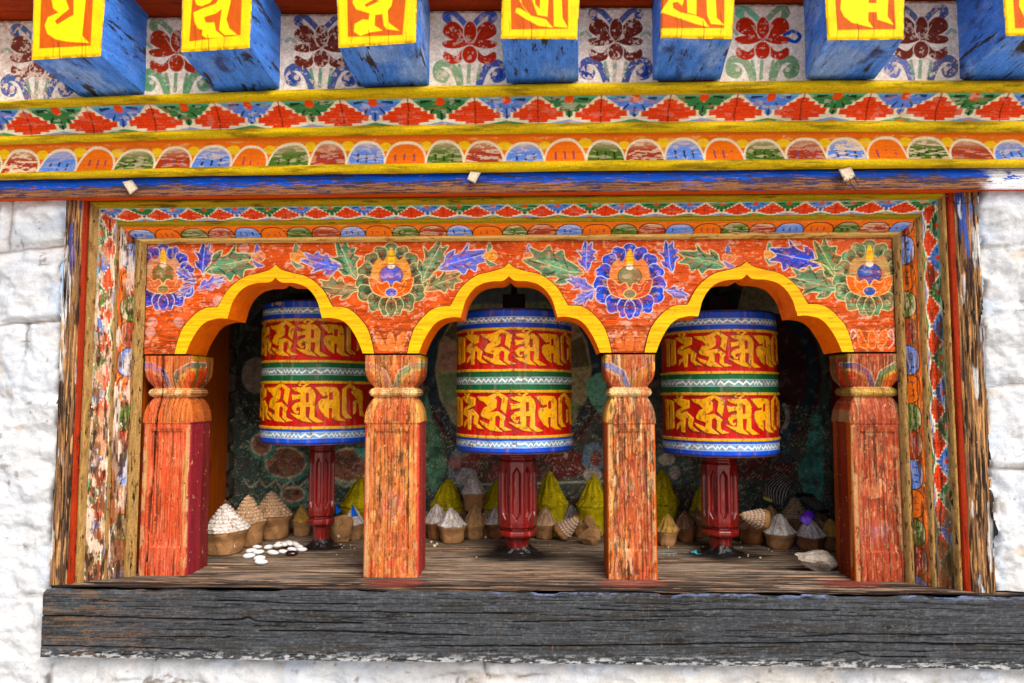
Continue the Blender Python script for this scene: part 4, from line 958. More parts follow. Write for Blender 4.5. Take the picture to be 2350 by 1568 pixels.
def bloom(cv, cx, cy, k, lob, jewel, flame, lotus, a=1.0, out=(232, 214, 150), vein=(22, 30, 22)):
    T = lambda x, y: (cx+x*k, cy+y*k)
    k *= .93
    dk = tuple(int(q*.62) for q in lob); lt = tuple(min(255, int(q*1.22)+10) for q in lob)
    for (x, y, rx, ry, rot) in ((0, -60, 21, 14, 0), (-28, -53, 16, 14, .4), (28, -53, 16, 14, -.4), (-49, -35, 17, 15, .2), (49, -35, 17, 15, -.2), (-60, -8, 21, 15, .1), (60, -8, 21, 15, -.1),
                              (-67, 20, 20, 14, .3), (67, 20, 20, 14, -.3), (-61, 46, 22, 16, .6), (61, 46, 22, 16, -.6), (-39, 65, 17, 19, .5), (39, 65, 17, 19, -.5), (-15, 75, 13, 18, .1), (15, 75, 13, 18, -.1), (0, 80, 11, 17, 0)):
        rx *= 1.28; ry *= 1.28; x *= .96; y *= .96
        p = T(x, y); n = math.hypot(x, y); ux, uy = x/n, y/n
        sc = [(p[0]+(ux*a1-uy*b1)*rx*k*.55, p[1]+(uy*a1+ux*b1)*ry*k*.8, f1) for a1, b1, f1 in ((.75, 0, .55), (.2, .75, .5), (.2, -.75, .5))]
        for q in sc: cv.ell(q[0], q[1], rx*k*q[2]+1.6, ry*k*q[2]*1.1+1.6, out, a, rot)
        cv.ell(p[0], p[1], rx*k*.85+1.6, ry*k*.85+1.6, out, a, rot)
        for q in sc: cv.ell(q[0], q[1], rx*k*q[2], ry*k*q[2]*1.1, lob, a, rot)
        cv.ell(p[0], p[1], rx*k*.85, ry*k*.85, lob, a, rot); cv.ell(p[0]-ux*rx*k*.25, p[1]-uy*ry*k*.25, rx*k*.55, ry*k*.55, dk, a*.75, rot); cv.ell(p[0]+ux*rx*k*.45, p[1]+uy*ry*k*.45, rx*k*.32, ry*k*.32, lt, a*.7, rot)
        cv.line([T(x*.74, y*.74), T(x*1.12, y*1.12)], 2.6, vein, a*.9)
    k *= .93
    cv.poly([T(*q) for q in ((-44, 10), (-50, -20), (-34, -44), (-18, -40), (0, -74), (16, -40), (34, -46), (50, -18), (44, 12))], flame, a, True)
    cv.poly([T(*q) for q in ((-8, -30), (-6, -60), (0, -72), (7, -58), (8, -30))], (246, 196, 40), a, True)
    p = T(0, 0); cv.ell(p[0], p[1], 30*k, 25*k, jewel, a, 0, (60, 26, 20), 1.5)
    cv.ell(p[0]-6*k, p[1]-2*k, 14*k, 10*k, tuple(min(255, q+40) for q in jewel), a*.6)
    p = T(0, -24); cv.ell(p[0], p[1], 10*k, 8*k, (246, 226, 200), a)
    for sx in (-1, 1):
        cv.poly([T(x*sx, y) for x, y in ((4, 58), (46, 46), (58, 10), (40, 12), (28, 24), (12, 18), (4, 34))], lotus, a, True, (250, 206, 130), 1.8)
        cv.line([T(8*sx, 50), T(30*sx, 42), T(40*sx, 20)], 2.0, (250, 160, 70), a)
    p = T(0, 46); cv.ell(p[0], p[1], 15*k, 11*k, jewel, a, 0, (246, 196, 120), 2.0)

def build_arch_board():
    root = thing('arch_board', 'orange board cut into three cusped arches, painted with flowers and leaves', 'arch board', (0, 0, ZFOOT))
    st = 0.00105
    xs = np.arange(XLs[0]-.001, XRs[0]+.001, st); zs = np.arange(ZFOOT, PZT+.002, st)
    X, Z = np.meshgrid(xs, zs, indexing='ij')
    P = np.stack([X, X*0, Z], -1)
    U, V = proj(P.reshape(-1, 3))
    cv = Canvas(U, V, (214, 84, 8), soft=1.0)
    cv.mix(sstep(0.45, 0.65, fbm(U/60, V/10, 5, 3))*0.6, (190, 58, 12)); cv.mix(sstep(0.5, 0.7, fbm(U/40, V/30, 4, 8))*0.5, (232, 100, 24))
    low = sstep(650, 790, V)
    cv.mix(sstep(0.42, 0.6, fbm(U/40, V/3.2, 4, 13)+.12*(low-.5))*(.25+.6*low), (128, 58, 24))
    A4 = lambda x, y: (282+.28*x, 526.4+.28*y); A5 = lambda x, y: (846+.28*x, 526.4+.28*y); A6 = lambda x, y: (1466.4+.28*x, 526.4+.28*y)
    Gd, Gl, Bl, Bd = (78, 126, 92), (74, 120, 72), (44, 78, 190), (28, 60, 170)
    bo = (226, 220, 226)
    lf = lambda p, ang, ln, col, wd=1.0, a=1.0, out=(232, 214, 150): leaf(cv, p[0], p[1], ang, ln, col, wd, out, a, (18, 24, 60) if col in (Bl, Bd) else (20, 28, 20))
    # pale rubbed paint between flowers
    n = fbm(U/26, V/20, 5, 21); cv.mix(sstep(0.60, 0.70, n)*0.5, (226, 110, 70)); cv.mix(sstep(0.65, 0.72, fbm(U/18+3, V/14, 5, 27))*0.5, (240, 190, 160))
    # left end
    x, y = A4(330, 360); bloom(cv, x, y, .92, Bd, (110, 110, 60), (214, 150, 104), (196, 74, 50), .85, bo, (20, 26, 80))
    lf(A4(660, 360), -1.45, 62, Bd, 1.0, .95, bo); lf(A4(690, 340), -.18, 100, Gd, 1.15); bud(cv, *A4(1110, 225), 15, (214, 120, 90), Bl, .9)
    lf(A4(560, 400), -2.6, 34, Bl, 1.2, .8, bo); lf(A4(620, 490), -.35, 58, Bl, .8, .75, bo); lf(A4(560, 470), 2.6, 34, Bd, .9, .7, bo)
    cv.line([A4(480, 470), A4(620, 420), A4(690, 340), A4(760, 290)], 2, (226, 210, 170), .7)
    # between arches 1 and 2
    bud(cv, *A4(1430, 225), 16, (232, 132, 34), Gl, .9); lf(A4(1790, 315), -2.85, 82, Bl, .9, .8, bo); lf(A4(1910, 395), -1.95, 82, Gd, 1.05); lf(A4(1910, 495), 3.30, 78, (104, 104, 70), 1.0, .9)
    x, y = A5(185, 375); bloom(cv, x, y, 1.0, (84, 110, 74), (76, 96, 196), (226, 152, 70), (216, 92, 34))
    lf(A5(450, 415), -1.05, 86, Gd, 1.05); lf(A5(480, 495), -.35, 74, (96, 104, 70), 1.0, .9); lf(A5(590, 320), -.25, 100, Bl, .95, .85, bo); bud(cv, *A5(1000, 215), 15, (238, 146, 34), Gl, .95)
    cv.line([A5(430, 420), A5(500, 400), A5(560, 330), A5(650, 300)], 2.5, (214, 196, 130), .8)
    # between arches 2 and 3
    bud(cv, *A5(1325, 220), 15, (220, 96, 60), Bl, .75); lf(A5(1740, 355), -2.80, 118, Gd, 1.05); lf(A5(1790, 335), -1.5, 58, Bl, 1.1, .9, bo); lf(A5(1840, 490), -2.7, 56, Bl, .9, .75, bo); lf(A5(1850, 500), 2.6, 50, Bl, .9, .7, bo)
    x, y = A5(2140, 385); bloom(cv, x, y, 1.02, (36, 76, 190), (128, 124, 84), (226, 132, 70), (200, 78, 50), 1, bo, (22, 26, 80))
    lf(A6(270, 340), -1.65, 60, Bl, 1.1, .95, bo); lf(A6(230, 500), .35, 44, Bl, 1., .75, bo); lf(A6(690, 305), -2.95, 92, Gd, -1.0); bud(cv, *A6(740, 230), 15, (222, 110, 70), Bl, .85)
    # right end
    bud(cv, *A6(1080, 205), 15, (236, 140, 40), Gl, .9); lf(A6(1475, 290), -2.95, 102, Bd, -1.0, .97, bo); lf(A6(1650, 410), -2.05, 92, Gl, 1.05); lf(A6(1640, 480), -2.85, 104, Gd, 1.0)
    cv.line([A6(1700, 420), A6(1600, 380), A6(1530, 300), A6(1420, 260)], 3, (226, 208, 140), .9)
    x, y = A6(1890, 360); bloom(cv, x, y, 1.04, (88, 132, 90), (36, 80, 160), (190, 150, 90), (238, 104, 34))
    # lotus buds at the feet
    for cx, cy, c in ((A6(1910, 910)[0], A6(1910, 910)[1], 1.0), (A5(180, 930)[0], A5(180, 930)[1], .55), (A5(2140, 930)[0], A5(2140, 930)[1], .25)):
        for sx in (-1, 0, 1):
            cv.poly([(cx+sx*20-6, cy+14), (cx+sx*24-8, cy-8), (cx+sx*30, cy-24), (cx+sx*28+8, cy-6), (cx+sx*16+6, cy+16)], (226, 96, 44), c, True, (248, 176, 96), 1.6)
        for sx in (-1, 1): cv.line([(cx+sx*44, cy-4), (cx+sx*36, cy-16), (cx+sx*46, cy-24), (cx+sx*50, cy+4), (cx+sx*38, cy+18)], 3, (238, 200, 186), c*.9)
    for px, py in ((350, 740), (345, 762), (500, 690), (410, 740), (500, 650), (560, 570)):
        cv.ell(px, py, 12, 12, (236, 206, 196), .35)
    nn = fbm(U/11, V/7, 4, 45); cv.mix(sstep(0.54, 0.68, nn)*.3, (206, 84, 24))
    # scratches and flaking
    n = fbm(U/7, V/3.5, 4, 33)*.6+.4*fbm(U/22, V/16, 3, 35)
    cv.mix(sstep(0.59, 0.65, n)*0.6*(1-sstep(420, 700, U)*.4), (208, 84, 26)); cv.mix(sstep(0.63, 0.67, fbm(U/9, V/6, 4, 37))*.35, (244, 190, 140)); cv.mix(sstep(0.64, 0.69, fbm(U/30, V/2.4, 4, 39))*.6, (92, 42, 22))
    # the edges against the trim carry a brown outline
    hole = np.zeros(X.shape, bool)
    for ax in ARCHX:
        pc = np.concatenate([OC*[0.985, .985]+[ax, ZTIP-0.002], [[ax+OC[-1, 0]*.985, ZFOOT-.1], [ax+OC[0, 0]*.985, ZFOOT-.1]]])
        hole |= inside(pc, X, Z)
    keep = ~(hole[:-1, :-1] & hole[1:, 1:] & hole[1:, :-1] & hole[:-1, 1:])
    P[..., 1] += 0.0012*(fbm(X*40, Z*160, 3, 3)-.5)
    grid_obj('painted_face', P, M['paint_x'], root, cv.C, keep)
    TH = 0.092
    for ax in ARCHX:
        o = OC+[ax, ZTIP]; i = IC+[ax, ZTIP]; n = len(o)
        V3 = []; Fc = []; mi = []
        yf, yc = -0.0035, -0.0022
        g = 0.0022
        ctr = (o+i)/2
        dirn = (o-i); dirn /= np.linalg.norm(dirn, axis=1)[:, None]
        oe = o+dirn*0.0018
        rings = [(oe, 0.002), (oe, yf+.0012), (o, yf), (i, yf), (i, TH)]
        for rg, y in rings:
            V3 += [(p[0], y, p[1]) for p in rg]
        for r, mm in ((0, 2), (1, 2), (2, 0), (3, 1)):
            for k in range(n-1):
                Fc.append((r*n+k, r*n+k+1, (r+1)*n+k+1, (r+1)*n+k)); mi.append(mm)
        raw_mesh('arch_trim', V3, np.array(Fc), None, root, smooth=False, mats=[M['trim'], M['arch_soffit'], M['trim_edge']], mi=mi)
    # body of the board behind the face: spandrel soffits at the feet
    hexa('board_top', box8(XLs[0], XRs[0], 0.004, TH, PZT-0.03, PZT+.03), M['arch_soffit'], root, 0)
    # back of the board, cut to the same arches
    keepb = keep
    Pb = np.stack([X, X*0+TH, Z], -1)[::4, ::4]
    hb = hole[::4, ::4]; kb = ~(hb[:-1, :-1] & hb[1:, 1:] & hb[1:, :-1] & hb[:-1, 1:])
    grid_obj('board_back', Pb, M['maroon_board'], root, None, kb)
build_arch_board()

# ------------------------------------------------------------------ pillars
PIL = [  # px centre of front face top, half width px, label, seed
 (328, 440, 808, 1310, 'leftmost pillar, split by a long crack, salmon red with a maroon flank'),
 (838, 962, 808, 1328, 'second pillar from left, bare wood and orange with a pink medallion'),
 (1392, 1503, 806, 1331, 'third pillar from left, mottled orange and black with pink foot'),
 (1952, 2064, 804, 1332, 'rightmost pillar, red with a dark round medallion and green petals on the capital')]
def build_pillar(k):
    xl, xr, yt, ybm, lab = PIL[k]
    a = at(xl, 900, -0.002); b = at(xr, 900, -0.002)
    cx = (a[0]+b[0])/2; hw = (b[0]-a[0])/2
    if k == 0: cx = at(386, 900, 0)[0]; hw = 0.0525
    if k == 3: cx = at(2010, 900, 0)[0]; hw = 0.054
    Zt = ZFOOT-0.004
    root = thing('pillar', 'carved wooden '+lab, 'pillar', (cx, 0.045, 0), 'carved pillars between the arches')
    z = lambda py: at(1175, py, 0)[2]
    # width factor over height
    prof = [(z(807), 1.04), (z(822), 1.04), (z(848), 1.03), (z(862), 1.0), (z(873), .93), (z(884), .80), (z(889), .735), (z(890), .735), (z(892), .82), (z(895), .88), (z(901), .91), (z(907), .88), (z(910), .80), (z(911), .745),
            (z(915), .765), (z(921), .84), (z(932), .93), (z(946), 1.0), (z(962), 1.03), (z(972), 1.035), (z(974), 1.0), (z(1000), 1.0), (0.0, 1.02)]
    prof[0] = (Zt, 1.04)
    zz = np.array([p[0] for p in prof])[::-1]; ww = np.array([p[1] for p in prof])[::-1]
    D = 0.045
    def ring(nf=70, ns=40):
        # local coordinates round the section: front, right, back, left; small arrises
        pts = []
        c = 0.10
        for t in np.linspace(-1+c, 1-c, nf): pts.append((t, -1))
        for t in np.linspace(0, 1, 5)[1:-1]: pts.append((1-c+c*math.sin(t*math.pi/2), -1+c*(1-math.cos(t*math.pi/2))))
        for t in np.linspace(-1+c, 1, ns): pts.append((1, t))
        for t in np.linspace(1, -1, 6)[1:]: pts.append((t, 1))
        for t in np.linspace(1, -1+c, ns)[1:]: pts.append((-1, t))
        for t in np.linspace(0, 1, 5)[1:-1]: pts.append((-1+c*(1-math.cos(t*math.pi/2)), -1+c-c*math.sin(t*math.pi/2)))
        return np.array(pts)
    rg = ring()
    def loft(name, z0, z1, mat, parent, st=0.0016, recess=False):
        zs = np.linspace(z0, z1, max(8, int((z1-z0)/st))); W = np.interp(zs, zz, ww)
        G = np.zeros((len(rg), len(zs), 3))
        for j, (zv, wv) in enumerate(zip(zs, W)):
            dy = D+hw*(wv-1)
            G[:, j, 0] = cx+rg[:, 0]*hw*wv; G[:, j, 1] = 0.045+rg[:, 1]*dy; G[:, j, 2] = zv
        Xn = np.repeat(rg[:, 0:1], len(zs), 1); Yn = np.repeat(rg[:, 1:2], len(zs), 1); Zg = G[..., 2]
        front = (Yn < -0.995)
        if recess:
            ins = front & (np.abs(Xn) < 0.62) & (Zg < z(990)) & (Zg > 0.06)
            G[..., 1] += 0.004*ins
        # checks
        G[..., 1] += front*(0.0022*(fbm(G[..., 0]*260+k, Zg*7, 4, k+3)-.5))
        U, V = proj(G.reshape(-1, 3))
        if k == 0:
            cr = spline(np.array([(375, 800), (373, 850), (372, 905), (362, 950), (356, 1000), (352, 1080), (345, 1160), (336, 1290)], float), False, 6)
            tmp = Canvas(U, V, (0, 0, 0)); d = tmp._sd(cr, np.arange(len(U)), False).reshape(Xn.shape)
            G[..., 1] += front*0.012*(1-sstep(0.6, 2.2, d)); ckm = front*(1-sstep(1.2, 2.4, d))
        else: ckm = None
        cv = Canvas(U, V, (206, 120, 60), soft=1.0)
        fm = front.ravel(); Xf = Xn.ravel(); Zf = Zg.ravel(); x3 = G[..., 0].ravel()
        n1 = fbm(x3*120, Zf*9, 5, 31+k*7); n2 = fbm(x3*40, Zf*16, 5, 37+k*5)
        if k == 0:
            if name == 'shaft':
                cv.mix(np.ones(len(U)), (212, 88, 56)); cv.mix(sstep(.48, .64, n1)*.6, (168, 76, 44)); cv.mix(sstep(0.55, .68, n2)*.5, (232, 124, 86))
                cv.mix(sstep(-0.78, -0.92, Xf)*0+((Xf < -.72)*sstep(.4, .55, n1))*.8, (186, 140, 90)); cv.mix((Xf > .70)*(Xf < .93)*sstep(.42, .55, n1)*.8, (214, 160, 96))
            else: cv.mix(np.ones(len(U)), (206, 112, 58)); cv.mix(sstep(.48, .62, n1)*.6, (150, 80, 40))
        elif k == 1:
            cv.mix(np.ones(len(U)), (200, 126, 72)); cv.mix(sstep(.44, .60, n1)*.8, (132, 78, 44)); cv.mix(sstep(.50, .64, n2)*.7, (222, 88, 44))
            cv.mix(sstep(.56, .66, fbm(x3*180, Zf*12, 4, 3))*.7, (74, 44, 28)); cv.mix(((np.abs(Xf) > .66)*sstep(.38, .5, n1))*.8, (240, 178, 96))
        elif k == 2:
            cv.mix(np.ones(len(U)), (190, 106, 58)); cv.mix(sstep(.44, .58, n1)*.8, (84, 62, 48)); cv.mix(sstep(.48, .62, n2)*.75, (180, 66, 40)); cv.mix(sstep(.58, .66, fbm(x3*160, Zf*20, 4, 9))*.8, (238, 196, 146))
            cv.mix((Xf > .7)*sstep(.4, .5, n1)*.7, (104, 96, 76)); cv.mix((Xf < -.75)*sstep(.3, .5, n1)*.8, (242, 186, 96))
        else:
            cv.mix(np.ones(len(U)), (162, 72, 46)); cv.mix(sstep(.46, .62, n1)*.7, (112, 62, 46)); cv.mix(sstep(.5, .66, n2)*.6, (196, 98, 64)); cv.mix((np.abs(Xf) > .66)*sstep(.36, .5, n1)*.7, (176, 146, 100))
        side = ~fm & (np.abs(Xf) > .93)
        z_sh = z(974)
        shaft_side = side & (Zf < z_sh+.004)
        cv.mix(shaft_side*0.95, {0: (150, 44, 56), 1: (156, 46, 56), 2: (190, 84, 28), 3: (134, 44, 24)}[k])
        if k == 3: cv.mix(shaft_side*(np.abs(Yn.ravel()) > .55)*.8, (204, 96, 30))
        if k == 1: cv.mix(shaft_side*(np.abs(Yn.ravel()) > .72)*.8, (214, 84, 60))
        w2 = (xr-xl); mx = (xl+xr)/2 if k not in (0, 3) else (392 if k == 0 else 2008)
        if name == 'shaft':
            foot = 1-sstep(0.0, 0.16, Zf)
            cv.mix(fm*foot*sstep(.42, .58, n2*.6+.4*n1)*.8, (218, 96, 74))
            if k in (1, 2):
                cv.T = (mx, 1160 if k == 1 else 1120, 1, 1); mc = (204, 104, 88) if k == 1 else (170, 90, 70)
                for a0 in range(10): cv.ell(26*math.cos(a0*.628), 30*math.sin(a0*.628), 11, 12, mc, .55)
                cv.ell(0, 0, 24, 26, mc, .7); cv.ell(2, -6, 8, 12, (170, 140, 100), .6); cv.T = (0, 0, 1, 1)
            if k == 1: cv.ell(895, 1250, 20, 34, (84, 54, 44), .6); cv.ell(905, 1075, 34, 20, (96, 60, 40), .5)
            if k == 3:
                cv.ell(1998, 1020, 31, 33, (108, 84, 58), .9, 0, (196, 84, 56), 2); cv.ell(1998, 992, 12, 9, (232, 190, 140), .9); cv.ell(2005, 1120, 27, 22, (206, 120, 80), .8, 0, (226, 176, 130), 2)
                cv.ell(2008, 1225, 34, 30, (130, 110, 130), .45); cv.line([(1955, 974), (1955, 1300)], 4, (206, 170, 110), .8)
            cv.mix(fm*sstep(.44, .60, fbm(x3*120, Zf*60, 5, 131+k))*.75*(k != 0), {0: (0, 0, 0), 1: (216, 124, 64), 2: (206, 108, 56), 3: (184, 78, 44)}[k])
            # recessed field border
            ed = np.abs(np.abs(Xf)-.62); cv.mix(fm*(1-sstep(.02, .05, ed))*(Zf < z(985))*(Zf > .05)*.55*(k != 0), (96, 46, 28))
            cv.mix(fm*(1-sstep(.0012, .003, np.abs(Zf-z(986))))*(np.abs(Xf) < .64)*.6, (96, 46, 28))
        if name == 'capital':
            g1, b1, r1 = (84, 124, 72), (92, 108, 176), (190, 66, 44)
            strength = {0: .85, 1: .7, 2: .8, 3: .95}[k]
            lc, rc = {0: (b1, (70, 76, 60)), 1: ((180, 70, 50), g1), 2: (b1, (240, 160, 40)), 3: ((70, 74, 130), g1)}[k]
            Wd = 66 if k in (1, 2) else 62
            for sx, cc in ((-1, lc), (1, rc)):
                c0 = mx+sx*Wd*.82
                cv.poly([(c0-sx*52, 888), (c0-sx*40, 852), (c0-sx*6, 832), (c0+sx*30, 834), (c0+sx*30, 888)], cc, strength, False, (236, 214, 180), 1.6)
                cv.poly([(c0-sx*40, 888), (c0-sx*30, 862), (c0-sx*2, 846), (c0+sx*30, 846), (c0+sx*30, 888)], (236, 168, 70), strength*.9)
                cv.poly([(c0-sx*34, 888), (c0-sx*24, 866), (c0, 852), (c0+sx*30, 852), (c0+sx*30, 888)], r1 if sx < 0 or k != 3 else (240, 100, 20), strength)
            if k == 0:
                cv.poly([(420, 889), (428, 860), (444, 852), (452, 870), (446, 889)], (214, 74, 44), .9, True, (240, 160, 50), 3)
            # hanging leaves below the collar
            for sx in (-1, 1):
                c0 = mx+sx*Wd*.72
                cv.poly([(c0-sx*26, 912), (c0-sx*18, 930), (c0+sx*4, 946), (c0+sx*30, 950), (c0+sx*30, 912)], (150, 96, 100), strength*.75, False, (150, 170, 140) if k == 1 else (230, 180, 100), 3)
            cv.poly([(mx-20, 912), (mx-14, 940), (mx, 956), (mx+14, 940), (mx+20, 912)], (190, 96, 60), strength*.5, True, (150, 160, 140), 2.5)
            cv.mix(fm*sstep(.56, .66, fbm(x3*140, Zf*60, 4, k+61))*(.6 if k != 3 else .3), (222, 132, 72))
            sd_ = side & (Zf > z(890))
            yy = Yn.ravel()
            cv.mix(sd_*(np.abs(yy) < .5)*(Zf < z(840))*.8, (190, 66, 34)); cv.mix(sd_*(np.abs(np.abs(yy)-.62) < .12)*(Zf < z(825))*.85, (78, 116, 62)); cv.mix(sd_*(Zf > z(822))*.85, (150, 128, 30))
            cv.mix((Zf > z(817))*fm*.45, (214, 96, 48))
        if name == 'collar':
            cv.mix(np.ones(len(U))*.95, (240, 218, 160) if k != 3 else (198, 180, 84)); cv.mix(sstep(.52, .64, fbm(x3*60, Zf*90, 4, k+71))*.7*(k != 3)+0*Zf, (226, 104, 46)); cv.mix(sstep(.55, .65, fbm(x3*90, Zf*60, 4, k+73))*.6, (130, 100, 40))
        fib = fbm(x3*300+k*9, Zf*(20 if k == 0 else 60), 4, 81+k)
        cv.mix(fm*sstep(.54, .63, fib)*{0: .28, 1: .5, 2: .75, 3: .5}[k]*(1 if name in ('shaft', 'shoulder') else .45)*(name != 'collar'), {0: (140, 66, 34), 1: (116, 66, 36), 2: (70, 50, 36), 3: (92, 50, 34)}[k])
        cv.mix(fm*sstep(.58, .66, fbm(x3*260, Zf*75, 4, 91+k))*(.2 if k == 0 else .4)*(name != 'collar'), {0: (238, 150, 110), 1: (244, 190, 120), 2: (236, 176, 110), 3: (226, 160, 120)}[k])
        pt = sstep(.44, .60, fbm(x3*26+k*3, Zf*14, 4, 171+k)); cv.mix(fm*pt*.55*(name != 'collar'), {0: (204, 82, 52), 1: (196, 92, 56), 2: (176, 76, 48), 3: (158, 66, 44)}[k])
        gr = fbm(x3*520+k*5, Zf*7, 4, 141+k); cv.mix(fm*sstep(.61, .67, gr)*.7*(name != 'collar'), (48, 26, 16)); cv.mix(fm*sstep(.62, .70, fbm(x3*430, Zf*30, 4, 151+k))*.3*(name != 'collar'), (234, 178, 128))
        eg = np.minimum(1-np.abs(Xf), 1); cv.mix(((np.abs(Xf) > .80) & (np.abs(Xf) < .97))*sstep(.44, .54, fbm(x3*90, Zf*40, 4, 161+k))*.7*(name == 'shaft'), (206, 160, 112))
        if ckm is not None: cv.mix(ckm, (14, 8, 6))
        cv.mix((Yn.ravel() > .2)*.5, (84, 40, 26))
        grid_obj(name, G, M['collar'] if name == 'collar' else M['paint_z'], parent, cv.C, wrap=True)
    loft('shaft', 0.0, z(974), M['paint_z'], root, 0.002, True)
    loft('capital', z(911), Zt, M['paint_z'], root, 0.0012)
    bpy.data.objects
    loft('collar', z(911)+.0, z(890), M['paint_z'], root, 0.0008)
    loft('shoulder', z(974), z(911), M['paint_z'], root, 0.0012)
def fix_capital():
    pass
# the capital starts above the collar, the shoulder carries the hanging leaves
def build_pillars():
    global build_pillar
    for k in range(4): build_pillar(k)
build_pillars()

# ------------------------------------------------------------------ prayer wheels
def glyphs():
    """outlines of the letters in (angle, height 0..1) on the drum"""
    C0, R0 = 1343.0, 728.0
    yt = lambda x: 702+43*((x-1500)/885.0)**2*(1 if x < 1500 else .4)
    yb = lambda x: 1228+(1343-x)*0.035+12*((x-1343)/728.0)**2
    L3 = [[(862, 768), (985, 762), (1100, 690), (1222, 770), (1190, 962), (1135, 905), (1152, 785), (1105, 735), (1062, 775), (1088, 805), (1082, 890), (1045, 925), (965, 978), (905, 985), (940, 905), (985, 880), (940, 828), (890, 808)],
          [(905, 985), (965, 978), (1010, 958), (1098, 940), (1165, 985), (1192, 1012), (1168, 1060), (1172, 1130), (1262, 1165), (1180, 1178), (1122, 1130), (1132, 1012), (1100, 985), (1072, 1010), (1068, 1120), (1152, 1188), (1012, 1180), (912, 1110), (890, 1065), (1000, 1112), (1012, 1050), (915, 1015)]]
    L4 = [[(1365, 745), (1428, 745), (1432, 1110), (1505, 1178), (1400, 1165), (1300, 1120), (1232, 1068), (1290, 1085), (1362, 1095)],
          [(1428, 745), (1480, 742), (1520, 780), (1548, 840), (1538, 960), (1537, 1110), (1640, 1172), (1555, 1180), (1475, 1125), (1488, 985), (1430, 985), (1430, 935), (1468, 930), (1470, 815), (1428, 808)],
          [(1250, 755), (1330, 742), (1365, 750), (1365, 815), (1330, 800), (1280, 785)], [(1248, 835), (1290, 845), (1365, 830), (1365, 885), (1320, 890), (1262, 910)],
          [(1365, 925), (1300, 945), (1258, 985), (1255, 1010), (1290, 1062), (1330, 1075), (1345, 1040), (1310, 1050), (1305, 1000), (1365, 985)],
          [(1330, 708), (1395, 660), (1465, 702), (1400, 748), (1385, 730), (1425, 705), (1395, 684), (1360, 706), (1375, 725), (1352, 728)]]
    L2 = [[(712, 735), (742, 697), (778, 735), (765, 768), (742, 765), (760, 738), (742, 718), (728, 738), (738, 760), (720, 760)],
          [(690, 788), (740, 768), (840, 785), (838, 880), (760, 930), (745, 962), (810, 930), (880, 1010), (865, 1110), (935, 1172), (870, 1168), (825, 1110), (830, 1010), (800, 1010), (790, 1195), (760, 1195), (760, 1100), (715, 1172), (720, 1100), (760, 1050), (705, 1000), (715, 930), (770, 880), (725, 840)]]
    L5 = [[(1545, 745), (1650, 735), (1780, 745), (1810, 800), (1815, 1110), (1875, 1162), (1790, 1152), (1735, 1112), (1745, 900), (1745, 790), (1700, 812), (1700, 895), (1745, 900), (1745, 1000), (1700, 1000), (1705, 1132), (1650, 1092), (1590, 1000), (1580, 930), (1610, 890), (1690, 880), (1690, 840), (1640, 855), (1600, 810)]]
    L6 = [[(1842, 765), (1915, 690), (1985, 760), (1965, 800), (1915, 735), (1882, 772), (1886, 1060), (1940, 1128), (1880, 1130), (1842, 1080)],
          [(1930, 800), (1990, 760), (2030, 800), (2028, 1040), (2050, 1120), (2010, 1100), (2000, 950), (1975, 930), (1975, 1060), (1950, 1080), (1950, 920), (1990, 900)]]
    L1 = [[(622, 795), (640, 788), (690, 812), (692, 1150), (668, 1175), (655, 1160), (660, 860), (645, 850), (648, 1180), (628, 1190), (626, 900)]]
    out = []
    for L in (L1, L2, L3, L4, L5, L6):
        for p in L:
            out.append([(math.asin(max(-.995, min(.995, (x-C0)/R0))), (yb(x)-y)/(yb(x)-yt(x))) for x, y in p])
    # unseen far side: the same row carries on
    for L in (L3, L4, L5):
        for p in L: out.append([(math.asin(max(-.995, min(.995, (x-C0)/R0)))+math.pi, (yb(x)-y)/(yb(x)-yt(x))) for x, y in p])
    return out
GL = glyphs()
FR = [0.0, .054, .093, .128, .148, .418, .436, .474, .521, .564, .584, .879, .899, .918, .961, 1.0]
